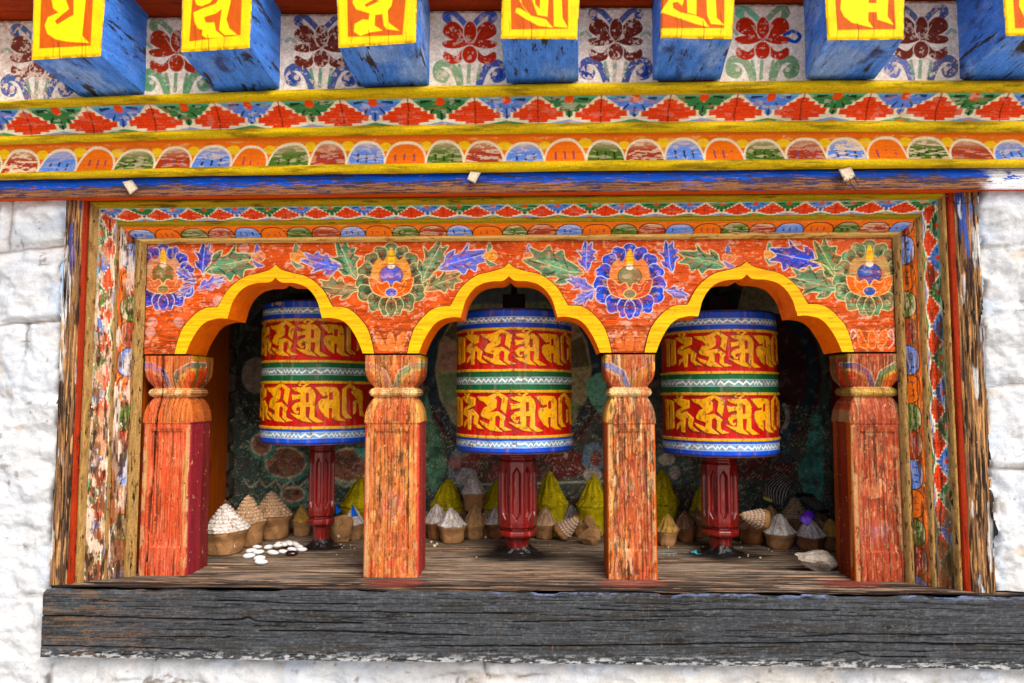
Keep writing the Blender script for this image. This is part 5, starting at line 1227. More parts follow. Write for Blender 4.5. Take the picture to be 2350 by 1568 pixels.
def build_wheel(px, pyt, pyb, label, rot, seam, hpx, hw, handle_style, base_y, seed, YA):
    a = at(px, pyt, YA); b = at(px, pyb, YA)
    R = {1: 124.5, 2: 131.5, 3: 127.0}[seed]/F_PX*(YA-CAM[1]); H = a[2]-b[2]; cx = a[0]; zb = b[2]
    root = thing('prayer_wheel', label, 'prayer wheel', (cx, YA, 0), 'prayer wheels in the niche')
    nA, nH = 900, 300
    th = np.linspace(-math.pi, math.pi, nA, endpoint=False)
    hh = np.linspace(0, 1, nH)
    A, Hh = np.meshgrid(th, hh, indexing='ij')          # A: 0 faces the viewer, positive to the right
    fr = 1-Hh
    wob = 0.004*(fbm(A*2.2, fr*0+seed, 3, seed)-.5)
    fw = fr+wob
    cv = Canvas(A*R, Hh, (36, 84, 200), soft=0.0010)
    f = fw.ravel(); Af = A.ravel()
    cols = [(34, 78, 190), (122, 158, 176), (30, 74, 186), (224, 168, 30), (206, 32, 12), (236, 176, 34), (8, 100, 54), (116, 158, 152), (8, 98, 52), (236, 176, 34), (196, 26, 12), (236, 176, 34), (30, 90, 210), (124, 172, 204), (24, 84, 210)]
    e = 0.0022
    for q in range(15):
        m = sstep(FR[q]-e, FR[q]+e, f)*(1-sstep(FR[q+1]-e, FR[q+1]+e, f)) if q < 14 else sstep(FR[q]-e, FR[q]+e, f)
        cv.mix(m, cols[q])
    # zigzags
    for lo, hi in ((FR[1], FR[2]), (FR[7], FR[8]), (FR[13], FR[14])):
        c = (lo+hi)/2; wv = (hi-lo)*0.24
        ph = Af*R/0.0145+0.5*np.sin(Af*7+seed)+.8*(vn(Af*9, Af*0, seed)-.5)
        tri = np.abs((ph % 1)*2-1)*2-1
        d = np.abs(f-c-tri*wv)
        cv.mix((1-sstep(0.0048, 0.0082, d))*0.97, (250, 246, 238))
        for ed in (lo, hi): cv.mix((1-sstep(0.0012, 0.003, np.abs(f-ed)))*0.55, (226, 236, 236))
    # letters
    rel = np.zeros(len(f))
    for row, (t0, t1) in enumerate(((FR[4], FR[5]), (FR[10], FR[11]))):
        lo, hi = 1-t1, 1-t0
        dl = rot+(0.05 if row == 0 else -0.02)
        for p in GL:
            P = [(((x+dl+math.pi) % (2*math.pi)-math.pi) if False else (x+dl), lo+(hi-lo)*(y*0.98+.01)) for x, y in p]
            xs = [q[0] for q in P]; sh = 0
            if min(xs) > math.pi: sh = -2*math.pi
            P = [((x+sh)*R, y*1.0) for x, y in P]
            # height in metres for round strokes
            PH = np.array([(x, y) for x, y in P])
            cvH = cv
            sv = cv.V; cv.V = sv*H
            PH[:, 1] *= H
            idx, m = cv.mask(PH, False, 0.0006)
            cv.V = sv
            if len(idx):
                sv = cv.V; cv.V = sv*H; i2, m2 = cv.mask(PH, False, 0.0022); cv.V = sv
                cv.put(i2, m2*0.75*(1-rel[i2]), (110, 14, 6)); cv.put(idx, m, (248, 174, 22)); rel[idx] = np.maximum(rel[idx], m)
    yl = np.zeros(len(f))
    for q in (3, 5, 9, 11): yl = np.maximum(yl, sstep(FR[q]-e, FR[q]+e, f)*(1-sstep(FR[q+1]-e, FR[q+1]+e, f)))
    rel = np.maximum(rel, yl)
    n = fbm(Af*26, f*40, 4, seed+5)
    cv.mix(rel*sstep(.54, .7, n)*.4, (206, 126, 8)); cv.mix(rel*sstep(.60, .7, fbm(Af*40+3, f*60, 4, seed+9))*.5, (252, 196, 60))
    cv.mix((1-rel)*sstep(.52, .7, fbm(Af*6, f*9, 4, seed+11))*(.30), (120, 14, 8)*np.ones(3)) if False else None
    redm = (((f > FR[4]) & (f < FR[5])) | ((f > FR[10]) & (f < FR[11])))*(1-rel)
    cv.mix(redm*sstep(.5, .68, fbm(Af*7, f*12, 4, seed+13))*.55, (168, 20, 10)); cv.mix(redm*sstep(.56, .7, fbm(Af*9+4, f*10, 4, seed+15))*.4, (236, 66, 44))
    gm = fbm(Af*5+seed, f*7, 5, seed+41); cv.mix(sstep(.58, .70, gm)*.22, (70, 40, 26)); cv.mix(sstep(.64, .68, fbm(Af*30, f*34, 5, seed+43))*.6, (96, 60, 34)); cv.mix(sstep(.62, .74, fbm(Af*14, f*4, 4, seed+45))*.12, (214, 190, 160))
    if seam is not None:
        d = np.abs(Af-seam-0.012*(vn(f*20, f*0, 3)-.5)); dots = (np.sin(f*210) > .2)
        cv.mix((1-sstep(0.006, 0.014, d))*dots*.7, (60, 20, 14)); cv.mix((1-sstep(0.02, 0.03, np.abs(d-.03)))*(np.sin(f*190) > .75)*.5, (90, 20, 14))
    if seed == 1:
        for (aa, ff) in ((-.62, .022), (-.5, .016), (-.43, .02)):
            d = np.hypot((Af-aa)*R, (f-ff)*H)+.004*(fbm(Af*60, f*80, 3, 5)-.5); cv.mix((1-sstep(.004, .006, d))*.9, (196, 160, 96))
    top = 1-sstep(0.0, 0.012, f); bot = sstep(.988, 1, f)
    cv.mix(np.maximum(top, bot)*sstep(.4, .55, fbm(Af*20, f*20, 3, seed+21))*.7, (110, 70, 40))
    relief = 0.0022*rel.reshape(A.shape)
    out = 0.0040*(fbm(A*2.2, fr*3.5, 3, seed)-.5)+0.0016*(fbm(A*9, fr*14, 3, seed+31)-.5)+0.0014*(((fw > FR[4]) & (fw < FR[5])) | ((fw > FR[10]) & (fw < FR[11])))*-1
    Rr = R+relief+out
    sm = np.minimum(Hh, 1-Hh); Rr = Rr-0.004*(1-sstep(0, .012, sm))**2
    P = np.stack([cx+Rr*np.sin(A), YA-Rr*np.cos(A), zb+H*Hh], -1)
    col = cv.C.reshape(nA, nH, 3)
    def rows(i0, i1): return P[:, i0:i1], col[:, i0:i1].reshape(-1, 3)
    cuts = [int(round((1-q)*(nH-1))) for q in (FR[12], FR[9], FR[6], FR[3])]     # bottom row lo/hi, top row lo/hi
    # trim rows: three belts plus closed ends
    inner = []
    sets = [(0, cuts[0]+1), (cuts[1], cuts[2]+1), (cuts[3], nH)]
    V_all, F_all, C_all = [], [], []
    nv = 0
    for bi, (i0, i1) in enumerate(sets):
        Pp, Cc = rows(i0, i1); Pp = Pp.copy()
        if bi == 0:
            ex = [np.stack([cx+r*np.sin(th), YA-r*np.cos(th), np.full(nA, zb+dz)], -1)[:, None] for r, dz in ((0.001, -.006), (R*.6, -.006), (R*.93, -.004), (R*.97, -.003))]
            Pp = np.concatenate(ex+[Pp], 1); Cc = np.concatenate([np.tile(lin((130, 84, 44)), (nA, 4, 1)), Cc.reshape(nA, -1, 3)], 1).reshape(-1, 3)
        if bi == 2:
            ex = [np.stack([cx+r*np.sin(th), YA-r*np.cos(th), np.full(nA, zb+H+dz)], -1)[:, None] for r, dz in ((R*.96, .003), (R*.6, .004), (0.001, .004))]
            Pp = np.concatenate([Pp]+ex, 1); Cc = np.concatenate([Cc.reshape(nA, -1, 3), np.tile(lin((60, 44, 40)), (nA, 3, 1))], 1).reshape(-1, 3)
        m = Pp.shape[1]; V_all.append(Pp.reshape(-1, 3)); C_all.append(Cc); F_all.append(grid_faces(nA, m, True)+nv); nv += nA*m
    drum = raw_mesh('drum', np.concatenate(V_all), np.concatenate(F_all), M['drum_trim'], root, np.concatenate(C_all))
    for (i0, i1) in ((cuts[0], cuts[1]+1), (cuts[2], cuts[3]+1)):
        Pp, Cc = rows(i0, i1); grid_obj('letter_band', Pp, M['drum'], drum, Cc, wrap=True)
    # axle block above
    if True:
        bw = 0.027
        hexa('axle_block', box8(cx-bw, cx+bw, YA-bw, YA+bw, zb+H+.004, zb+H+.050), M['axle'], root, 0.004)
        lathe('axle', [(0.0005, zb+H+.05), (0.007, zb+H+.05), (0.007, NZ)], M['axle'], root, 12, loc=(cx, YA, 0))
    # handle: fluted post with collar and foot
    hx = at(hpx, 1150, YA)[0]
    zt = zb-.006
    zbase = max(0.0, 0)
    zc = at(hpx, base_y, YA-hw)[2]                        # collar height
    prof = densify([(hw*.62, zt), (hw*.98, zt-.003), (hw*1.02, zt-.010), (hw*.90, zt-.014), (hw*.90, zt-.017), (hw*1.0, zt-.022), (hw*1.0, zc+.024), (hw*.98, zc+.012), (hw*.80, zc+.010),
                    (hw*.80, zc+.006), (hw*1.0, zc+.003), (hw*1.02, zc-.006), (hw*.96, zc-.011), (hw*.70, zc-.014), (hw*.64, zc-.016), (hw*.60, 0.014)], 0.0022)
    z0, z1 = zc+.030, zt-.034
    def flute(T, Rr, Z):
        # octagonal plan with pointed flutes cut into each face
        NF = math.pi/5
        aa = (T-math.pi/2+NF/2) % NF-NF/2
        octf = math.cos(NF/2)/np.cos(aa)
        Rn = Rr*octf*1.03
        u = aa/(NF/2)
        tip = np.minimum(Z-z0, z1-Z)
        wdt = np.clip(tip/0.016, 0, 1)*0.74
        fl = (1-sstep(wdt-.30, wdt+.02, np.abs(u)))*(tip > 0)
        return Rn-fl*hw*0.26, Z
    lathe('handle', prof, M['handle'], root, 220, None, flute, loc=(hx, YA, 0))
    # lumpy grease mound at the foot
    mr = hw*0.95 if handle_style else hw*1.05
    mp = densify([(mr*1.25, 0.0005), (mr*.95, .004), (mr*.75, .010), (mr*.6, .020), (mr*.42, .026), (.001, .028)], .003)
    lathe('grease_mound', mp, M['soot'], root, 60, None, lambda T, Rr, Z: (Rr*(1+.75*(fbm(np.cos(T)*3+5, np.sin(T)*3+Z*90, 4, seed)-.5)), Z*(1+.5*(fbm(T*3, Rr*200, 3, seed+2)-.5))), loc=(hx, YA, 0))
build_wheel(733, 704, 1011, 'left prayer wheel with tan flecks on its top rim and slender dark handle', 0.0, None, 738, 0.032, 0, 1197, 1, 0.295)
build_wheel(1180, 724, 1030, 'middle prayer wheel with a nailed vertical seam down its front', 0.12, 0.02, 1187, 0.0465, 1, 1226, 2, 0.245)
build_wheel(1646, 727, 1037, 'right prayer wheel beside the rightmost pillar, glossy red fluted handle', 0.03, None, 1652, 0.043, 1, 1224, 3, 0.262)

# ------------------------------------------------------------------ clay votive cones
def votive(px, ytop, ybot, wpx, style, label, ridge='scale', D=None, tilt=None, group='clay votive cones on the niche floor', z0=0.0, basecol='clay', name='votive_cone', lift=0, rimf=0.46):
    """conical moulded offering: a lower clay pot shape and an imprinted cone"""
    if D is None:
        p = floor_at(px, ybot); Y = p[1]
    else:
        Y = D-1.5055
    A = at(px, ytop, Y); sc = (Y+1.5055)/F_PX
    r = wpx*(1.0 if style == 'yellow' else 1.08)*sc/2; Y += r*.62
    A = at(px, ytop, Y); x = A[0]
    zb = z0
    Ht = A[2]-zb
    root = thing(name, label, 'votive cone', (x, Y, zb), group)
    sd_ = int(px*7+ytop)
    zr = Ht*rimf
    basep = densify([(.001, 0), (r*.64, 0), (r*.72, .003), (r*.78, zr*.30), (r*.81, zr*.62), (r*.90, zr*.82), (r*.98, zr*.96), (r*.985, zr*1.02)], .003)
    def lump(T, Rr, Z):
        k = fbm(np.cos(T)*1.6+sd_*.37, np.sin(T)*1.6+Z*22, 4, sd_ % 97)-.5
        return Rr*(1+.62*k), Z+.014*k*(Z > .002)
    base = lathe('clay_base', basep, M[basecol], root, 56, None, lump, loc=(x, Y, zb))
    capp = densify([(r*.985, zr*1.02), (r*1.0, zr*1.06), (r*.97, zr*1.13), (r*.62, zr+(Ht-zr)*.45), (r*.34, zr+(Ht-zr)*.72), (r*.16, zr+(Ht-zr)*.93), (r*.08, Ht*.99), (.0006, Ht)], .0016)
    if ridge == 'rib': capp = densify([(r*.985, zr*1.02), (r*1.0, zr*1.06), (r*.97, zr*1.12), (r*.80, zr+(Ht-zr)*.24), (r*.62, zr+(Ht-zr)*.47), (r*.42, zr+(Ht-zr)*.73), (r*.25, zr+(Ht-zr)*.85), (r*.18, zr+(Ht-zr)*.95), (.0006, Ht)], .0016)
    pr = np.array(capp); seg = 110 if ridge != 'none' else 60
    th = np.linspace(0, 2*math.pi, seg, endpoint=False)
    T, Rr = np.meshgrid(th, pr[:, 0], indexing='ij'); _, Z = np.meshgrid(th, pr[:, 1], indexing='ij')
    hz = (Z-zr)/(Ht-zr)
    k = fbm(np.cos(T)*1.6+sd_*.37, np.sin(T)*1.6+Z*22, 4, sd_ % 97)-.5
    if ridge == 'scale':
        rowi = np.floor(hz*8.5); f = hz*8.5-rowi; nn = np.maximum(6, np.round(22*(1-hz*.55)))
        u = (T/(2*math.pi)*22+rowi*.5) % 1
        b = sstep(0, .35, f)*(1-sstep(.75, 1, f))*(1-(2*u-1)**2)
        Rr2 = Rr*(1+.46*k)+.0034*b*(.5+.9*vn(T*9, Z*300, 3))*(hz < .9)*(hz > .04)-.0008; hi = b
    elif ridge == 'rib':
        u = np.abs(((T/(2*math.pi)*9) % 1)-.5)*2; b = sstep(.35, .6, u)*(hz > .12)*(hz < .85)+0.6*(np.abs((hz*14) % 1-.5) < .18)*(hz < .5)
        bead = (1-sstep(.3, .5, np.abs(((T/(2*math.pi)*30) % 1)-.5)))*(np.abs(hz-.09) < .035)
        Rr2 = Rr*(1+(.18 if style == 'yellow' else .42)*k)+(.0022 if style == 'yellow' else .0012)*b*(.3+1.2*vn(np.cos(T)*6, Z*120+np.sin(T)*6, 5))+.002*bead; hi = np.clip(b+bead, 0, 1)
    else:
        u = np.abs(((T/(2*math.pi)*14) % 1)-.5)*2; b = sstep(.4, .7, u)*(hz > .15)*(hz < .8); Rr2 = Rr*(1+.2*k)+.0013*b; hi = b
    Zs = Z+.014*k*(hz < .4)
    rl = random.Random(sd_); lx, ly = rl.uniform(-.18, .18), rl.uniform(-.1, .1)
    P = np.stack([x+Rr2*np.cos(T)+lx*r*hz*(hz > 0), Y+Rr2*np.sin(T)+ly*r*hz*(hz > 0), zb+Zs], -1)
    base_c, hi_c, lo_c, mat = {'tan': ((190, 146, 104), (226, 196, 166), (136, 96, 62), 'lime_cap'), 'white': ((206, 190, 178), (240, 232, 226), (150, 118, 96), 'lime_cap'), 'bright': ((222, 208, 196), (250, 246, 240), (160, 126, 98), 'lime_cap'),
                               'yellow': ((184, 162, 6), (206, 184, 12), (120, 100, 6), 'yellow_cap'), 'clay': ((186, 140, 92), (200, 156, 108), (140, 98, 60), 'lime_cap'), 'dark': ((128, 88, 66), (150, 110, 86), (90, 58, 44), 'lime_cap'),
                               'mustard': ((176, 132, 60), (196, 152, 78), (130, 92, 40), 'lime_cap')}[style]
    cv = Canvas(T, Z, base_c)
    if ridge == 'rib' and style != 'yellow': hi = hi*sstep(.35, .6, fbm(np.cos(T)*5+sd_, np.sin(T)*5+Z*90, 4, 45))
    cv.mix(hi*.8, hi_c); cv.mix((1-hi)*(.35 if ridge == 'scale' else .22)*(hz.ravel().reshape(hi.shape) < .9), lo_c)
    rm = sstep(.05, -.02, hz-.05*(k+.4)) if False else (1-sstep(.0, .10, hz+.15*k))
    if style in ('white', 'bright', 'tan'): cv.mix(rm*.75, (180, 136, 92))
    if style in ('white', 'bright'): cv.mix(sstep(.5, .6, fbm(np.cos(T)*4+sd_, np.sin(T)*4+Z*60, 4, 5))*.4, hi_c)
    du = fbm(np.cos(T)*3+sd_, np.sin(T)*3+Z*50, 4, 15); cv.mix(sstep(.52, .66, du)*.45, (150, 128, 104) if style != 'yellow' else (168, 150, 20)); ck = np.abs(fbm(np.cos(T)*2+sd_, np.sin(T)*2+Z*25, 3, 25)-.5); cv.mix((1-sstep(.006, .016, ck))*.7, (70, 48, 34))
    if style == 'yellow': cv.mix((1-sstep(.0, .04, hz))*.3, (170, 160, 60))
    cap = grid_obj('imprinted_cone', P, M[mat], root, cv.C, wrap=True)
    if style == 'yellow':
        base.data.materials.clear(); base.data.materials.append(M['yellow_base'])
    if tilt:
        root.rotation_euler = tilt
    if lift: root.location.z += lift
    return root
M['yellow_base'] = pmat('yellow washed clay', col=(188, 168, 40), grain=(60, 60, 60), gamt=0.3, bump=0.5, rough=0.8, wears=[((50, 50, 50), 0.55, 0.1, (150, 128, 60))])
CL = lambda x, y: (451.2+.2159*x, 996.4+.2159*y); CC = lambda x, y: (940+.2158*x, 996.4+.2158*y); CRr = lambda x, y: (1485.2+.2278*x, 996.4+.2278*y)
# left bay
votive(517, 1155, 1277, 101, 'bright', 'large whitewashed scaly clay cone beside the leftmost pillar', 'scale')
votive(571, 1136, 1256, 76, 'tan', 'tan scaly clay cone between the large white cone and the round one', 'scale')
votive(629, 1126, 1241, 81, 'tan', 'round tan scaly clay cone standing behind the white beans', 'scale', rimf=.47)
votive(521, 1146, 1228, 52, 'dark', 'small grey brown cone tip peeping out behind the large white cone', 'scale')
votive(694, 1160, 1233, 42, 'mustard', 'mustard brown clay cone left of the slender wheel handle', 'rib')
votive(812, 1163, 1242, 46, 'white', 'whitewashed clay cone with a blue cloth patch behind broken clay', 'rib')
votive(831, 1094, 1203, 96, 'yellow', 'yellow clay cone half hidden by the second pillar', 'rib', D=1.93)
# middle bay
votive(1026, 1098, 1190, 79, 'yellow', 'yellow clay cone behind two whitewashed ones near second pillar', 'rib', D=1.95)
votive(1141, 1100, 1190, 75, 'yellow', 'yellow clay cone mostly hidden by the middle wheel handle', 'rib', D=1.95)
votive(1266, 1081, 1195, 72, 'yellow', 'tallest yellow clay cone right of the middle handle', 'rib', D=1.93)
votive(1357, 1089, 1195, 72, 'yellow', 'yellow clay cone beside the third pillar', 'rib', D=1.93)
votive(1087, 1087, 1160, 54, 'white', 'small whitewashed clay cup cone perched high between two yellow cones', 'rib', D=1.92, z0=0.066)
votive(1087, 1168, 1225, 46, 'dark', 'dark clay cone hidden under the perched whitewashed one', 'none', D=1.92)
votive(1001, 1156, 1240, 50, 'white', 'whitewashed cone at the edge of the second pillar', 'rib', basecol='clay_dark')
votive(1038, 1165, 1249, 62, 'white', 'whitewashed clay cone with a ragged rim, front of middle bay', 'rib', rimf=.46)
votive(1088, 1156, 1240, 48, 'clay', 'bare tan clay cone with a leaning tip', 'rib', rimf=.38)
votive(1140, 1165, 1238, 52, 'white', 'whitewashed brown clay cone touching the middle handle', 'rib', basecol='clay_dark')
votive(1249, 1163, 1239, 47, 'tan', 'pale tan clay cone just right of the middle handle', 'rib', rimf=.42)
votive(1307, 1158, 1222, 48, 'white', 'whitewashed cone with black specks behind the tipped cone', 'rib')
# right bay
votive(1518, 1076, 1195, 77, 'yellow', 'dim yellow clay cone just right of the third pillar', 'rib', D=1.93)
votive(1612, 1115, 1195, 60, 'yellow', 'dim yellow cone behind the right wheel handle', 'rib', D=1.95)
votive(1529, 1179, 1256, 46, 'mustard', 'mustard clay cone standing in front of the dim yellow cone', 'rib', rimf=.44)
votive(1574, 1172, 1246, 48, 'dark', 'dark brown clay cone left of the right wheel handle', 'rib', basecol='clay_dark')
votive(1600, 1165, 1236, 46, 'dark', 'dark clay cone with white chip beside the right handle', 'none', basecol='clay_dark')
votive(1724, 1182, 1250, 68, 'dark', 'broad dark clay cone carrying a tipped scaly cone', 'none', basecol='clay_dark', rimf=.55)
votive(1821, 1140, 1236, 60, 'tan', 'tan scaly cone in back row under the striped feather', 'scale')
votive(1786, 1179, 1263, 62, 'bright', 'white streaked clay cone in front of the tan scaly cone', 'rib', rimf=.42)
votive(1859, 1190, 1267, 63, 'white', 'clay cone with a purple ribbon on top', 'rib', basecol='clay_dark', rimf=.46)
votive(1906, 1190, 1266, 50, 'mustard', 'dim mustard clay cone against the right side board', 'rib', basecol='clay_dark')

votive(1170, 1172, 1240, 40, 'dark', 'dark stub of a clay cone directly behind the middle wheel handle', 'none', basecol='clay_dark')
votive(1330, 1176, 1232, 44, 'clay', 'low tan clay cone behind the tipped cone and broken stump', 'rib', rimf=.5)

for a in ((1062, 1150, 1228, 44, 'dark', 'dim brown clay cone wedged behind the ragged white cones', 'scale'), (1116, 1170, 1234, 40, 'tan', 'small tan clay cone beside the leaning tan one', 'rib'),
          (1218, 1160, 1232, 42, 'dark', 'shadowed clay cone at the right edge of the middle handle', 'rib'), (1692, 1176, 1240, 44, 'dark', 'dark clay cone between the right handle and the broad cone', 'rib'),
          (1768, 1160, 1240, 46, 'clay', 'tan clay cone behind the white streaked one', 'rib'), (1888, 1168, 1246, 46, 'dark', 'dark clay cone at the back corner of the right bay', 'scale'), (1545, 1158, 1230, 44, 'dark', 'brown clay cone behind the mustard one in the right bay', 'scale')):
    votive(*a, basecol='clay_dark')

def lump(name, label, cat, px, py_bot, w, h, d, mat, seed, rot=(0, 0, 0), amp=.35, z0=0.0, group=None, flat=.0, Yoff=0, res=3):
    """irregular broken lump resting on the floor"""
    p = floor_at(px, py_bot); Y = p[1]+d*.5+Yoff
    x = at(px, py_bot, Y)[0]
    bm = bmesh.new(); bmesh.ops.create_icosphere(bm, subdivisions=res, radius=1)
    rng = random.Random(seed)
    planes = [(Vector((rng.gauss(0, 1), rng.gauss(0, 1), rng.gauss(0, 1))).normalized(), rng.uniform(.62, .9)) for _ in range(9)]
    for v in bm.verts:
        q = v.co.copy()
        for n, dd in planes:
            t = q.dot(n)
            if t > dd: q -= n*(t-dd)*.85
        k = 1+amp*(fbm(np.array([q.x*2+seed]), np.array([q.y*2+q.z*3]), 3, seed)[0]-.5)
        v.co = Vector((q.x*w/2*k, q.y*d/2*k, q.z*h/2*k))
    bm.transform(Matrix.Rotation(rot[2], 4, 'Z') @ Matrix.Rotation(rot[1], 4, 'Y') @ Matrix.Rotation(rot[0], 4, 'X'))
    zm = min(v.co.z for v in bm.verts)
    for v in bm.verts:
        v.co.z -= zm
        if v.co.z < .12*h: v.co.z *= .3
    zm = min(v.co.z for v in bm.verts)
    bm.transform(Matrix.Translation((x, Y, z0-zm)))
    o = bm_obj(name, bm, M[mat], None, False)
    o.data.transform(Matrix.Translation((-x, -Y, -z0))); o.location = (x, Y, z0)
    tag(o, label, cat, group)
    return o
def broken_cone(px, py, w, label, rot, seed, ridge=True, zc=0.0, Y=None):
    """a cone broken from its base, lying on its side"""
    if Y is None: Y = floor_at(px, py)[1]
    sc = (Y+1.5055)/F_PX; r = w*sc*.34; Ht = w*sc*.95
    p = at(px, py, Y+r)
    root = thing('votive_cone', label, 'votive cone', (p[0], Y+r, zc), 'clay votive cones on the niche floor')
    prf = densify([(r*.02, 0), (r*.5, .004), (r*.85, .0), (r*1.0, Ht*.08), (r*.95, Ht*.2), (r*.5, Ht*.62), (r*.2, Ht*.9), (.0006, Ht)], .0018)
    pr = np.array(prf); th = np.linspace(0, 2*math.pi, 90, endpoint=False)
    T, R = np.meshgrid(th, pr[:, 0], indexing='ij'); _, Z = np.meshgrid(th, pr[:, 1], indexing='ij'); hz = Z/Ht
    rowi = np.floor(hz*9); f = hz*9-rowi; u = (T/(2*math.pi)*20+rowi*.5) % 1
    b = sstep(0, .35, f)*(1-sstep(.75, 1, f))*(1-(2*u-1)**2)*(hz > .2)*(hz < .92)
    k = fbm(np.cos(T)*2+seed, np.sin(T)*2+Z*30, 3, seed)-.5
    R2 = R*(1+.25*k)+.0028*b
    Pl = np.stack([R2*np.cos(T), R2*np.sin(T), Z-Ht*.35], -1).reshape(-1, 3)
    Rm = np.array((Matrix.Rotation(rot[2], 3, 'Z') @ Matrix.Rotation(rot[1], 3, 'Y') @ Matrix.Rotation(rot[0], 3, 'X')))
    Pl = Pl@Rm.T; Pl[:, 2] -= Pl[:, 2].min()
    Pl += np.array([p[0], Y+r, zc])
    cv = Canvas(T, Z, (186, 138, 92)); cv.mix(b*.9, (238, 220, 200)); cv.mix((hz < .15)*.6, (176, 126, 80)); cv.mix((1-b)*(hz > .2)*.35, (140, 96, 62))
    grid_obj('imprinted_cone', Pl.reshape(T.shape+(3,)), M['lime_cap'], root, cv.C, wrap=True)
    return root
broken_cone(1300, 1246, 66, 'tipped over tan scaly cone lying on its side in the middle bay', (0, rad(48), rad(-12)), 5)
broken_cone(1738, 1232, 70, 'tipped scaly cone lying across the broad dark cone in right bay', (0, rad(-78), rad(10)), 9, zc=0.052, Y=.235)
lump('clay_fragment', 'split brown clay slab leaning beside the slender handle', 'clay fragment', 781, 1250, .062, .078, .035, 'clay', 3, (0.2, 0.3, 0.2), .4)
lump('clay_fragment', 'broken clay cone stump beside the third pillar', 'clay fragment', 1352, 1236, .05, .08, .045, 'clay', 7, (0, -.35, 0), .4)
lump('clay_fragment', 'low cracked clay lump beside the third pillar foot', 'clay fragment', 1357, 1254, .066, .044, .05, 'clay', 11, (0, 0, 0), .35)
lump('clay_fragment', 'small grey clay crumb between the white and purple ribboned cones', 'clay fragment', 1842, 1262, .026, .034, .024, 'rock', 15)
lump('rock', 'angular grey rock on the floor before the rightmost pillar', 'rock', 1872, 1318, .098, .046, .05, 'rock', 21, (0.1, 0.12, .2), .45)
for j, (px, py, s, lab) in enumerate(((291, 1302, .020, 'largest of three pale scraps at the foot of the left jamb'), (310, 1307, .014, 'middle pale scrap at the foot of the left jamb'), (329, 1309, .016, 'flat pale scrap touching the leftmost pillar foot'))):
    lump('plaster_scrap', lab, 'plaster scrap', px, py, s, s*.5, s*.7, 'tag', 30+j, (0, 0, j), .5, group='pale scraps by the left jamb', res=2)
rng = random.Random(12)
for j, (zx, zy) in enumerate(((265, 1205), (230, 1165), (290, 1185), (810, 1110))):
    px, py = CC(zx, zy); lump('pebble', ['pale pointed stone chip on middle bay floor near second pillar', 'brown pebble at the back near second pillar', 'tan pebble beside the pale stone chip', 'small pebble under the perched cone'][j], 'pebble', px, py, .009, .007, .007, 'tag', 60+j, (0, 0, j), .5, res=2, group='pebbles on the middle floor')
for j in range(46):
    bay = rng.choice([(985, 1375), (1525, 1880), (760, 830), (1530, 1880)])
    px = rng.uniform(*bay); py = rng.uniform(1244, 1282)
    if j == 0: crumbs = []
    crumbs.append((px, py, rng.uniform(.0012, .003)))
def build_crumbs():
    bm = bmesh.new()
    for px, py, s in crumbs:
        p = floor_at(px, py); bmesh.ops.create_icosphere(bm, subdivisions=1, radius=s, matrix=Matrix.Translation((p[0], p[1], s*.5)) @ Matrix.Scale(.6, 4, (0, 0, 1)))
    o = bm_obj('crumbs', bm, M['tag']); tag(o, 'tiny pale plaster crumbs scattered on the niche floor', 'crumbs', None, 'stuff')
build_crumbs()

# white beans
BEANS = [(640, 1210, 0), (580, 1250, 3), (655, 1265, 3), (555, 1305, 6), (665, 1330, -4), (685, 1370, 5), (770, 1210, 70), (885, 1175, 3), (860, 1218, -10), (810, 1270, 0), (930, 1200, 120), (985, 1190, 140), (1040, 1178, -20), (1085, 1205, -30), (1015, 1235, 10), (925, 1260, 15), (1120, 1235, 20)]
BL = ['white bean at top of the small left cluster', 'white bean tucked under its left neighbour', 'plump white bean in the left cluster', 'cream bean at the far left of the beans', 'white bean above the lowest one', 'lowest white bean, nearest the floor edge',
      'cream speckled bean at the left of the main heap', 'white bean at the back of the heap', 'grey white bean in the heap middle', 'white bean with a dark middle line in front', 'brown tinged bean standing upright in the heap', 'tilted cream bean behind the heap', 'thin white bean at the back right of the heap',
      'white bean second from the right end', 'wide white bean behind the black one', 'white bean left of the black one', 'cream marked bean at the right end of the heap']
def bean_mesh():
    bm = bmesh.new(); bmesh.ops.create_uvsphere(bm, u_segments=24, v_segments=14, radius=1)
    for v in bm.verts:
        q = v.co; v.co = Vector((q.x*.0145, q.y*.0088+0.0025*(q.x**2)*.6, q.z*.0062*(1-.12*q.x)))
    me = bpy.data.meshes.new('bean'); bm.to_mesh(me); bm.free(); me.materials.append(M['bean'])
    for p in me.polygons: p.use_smooth = True
    return me
bme = bean_mesh()
for j, (zx, zy, ang) in enumerate(BEANS):
    px, py = CL(zx, zy); p = floor_at(px, py+4)
    o = bpy.data.objects.new('bean', bme); link(o); o.location = (p[0], p[1], .0062+(.005 if j in (10, 8, 11) else 0)); o.rotation_euler = (rng.uniform(-.2, .2), rng.uniform(-.15, .15), rad(ang)+rng.uniform(-.2, .2))
    s = rng.uniform(.82, 1.02); o.scale = (s, s, s)
    tag(o, BL[j], 'bean', 'white beans on the left floor')
px, py = CL(1010, 1275); p = floor_at(px, py+5)
me2 = bme.copy(); me2.materials.clear(); me2.materials.append(M['bean_dark'])
o = bpy.data.objects.new('bean', me2); link(o); o.location = (p[0], p[1], .0066); o.rotation_euler = (.1, 0, .1); o.scale = (1.05, 1.05, 1.05)
tag(o, 'single glossy black bean lying in front of the white ones', 'bean')

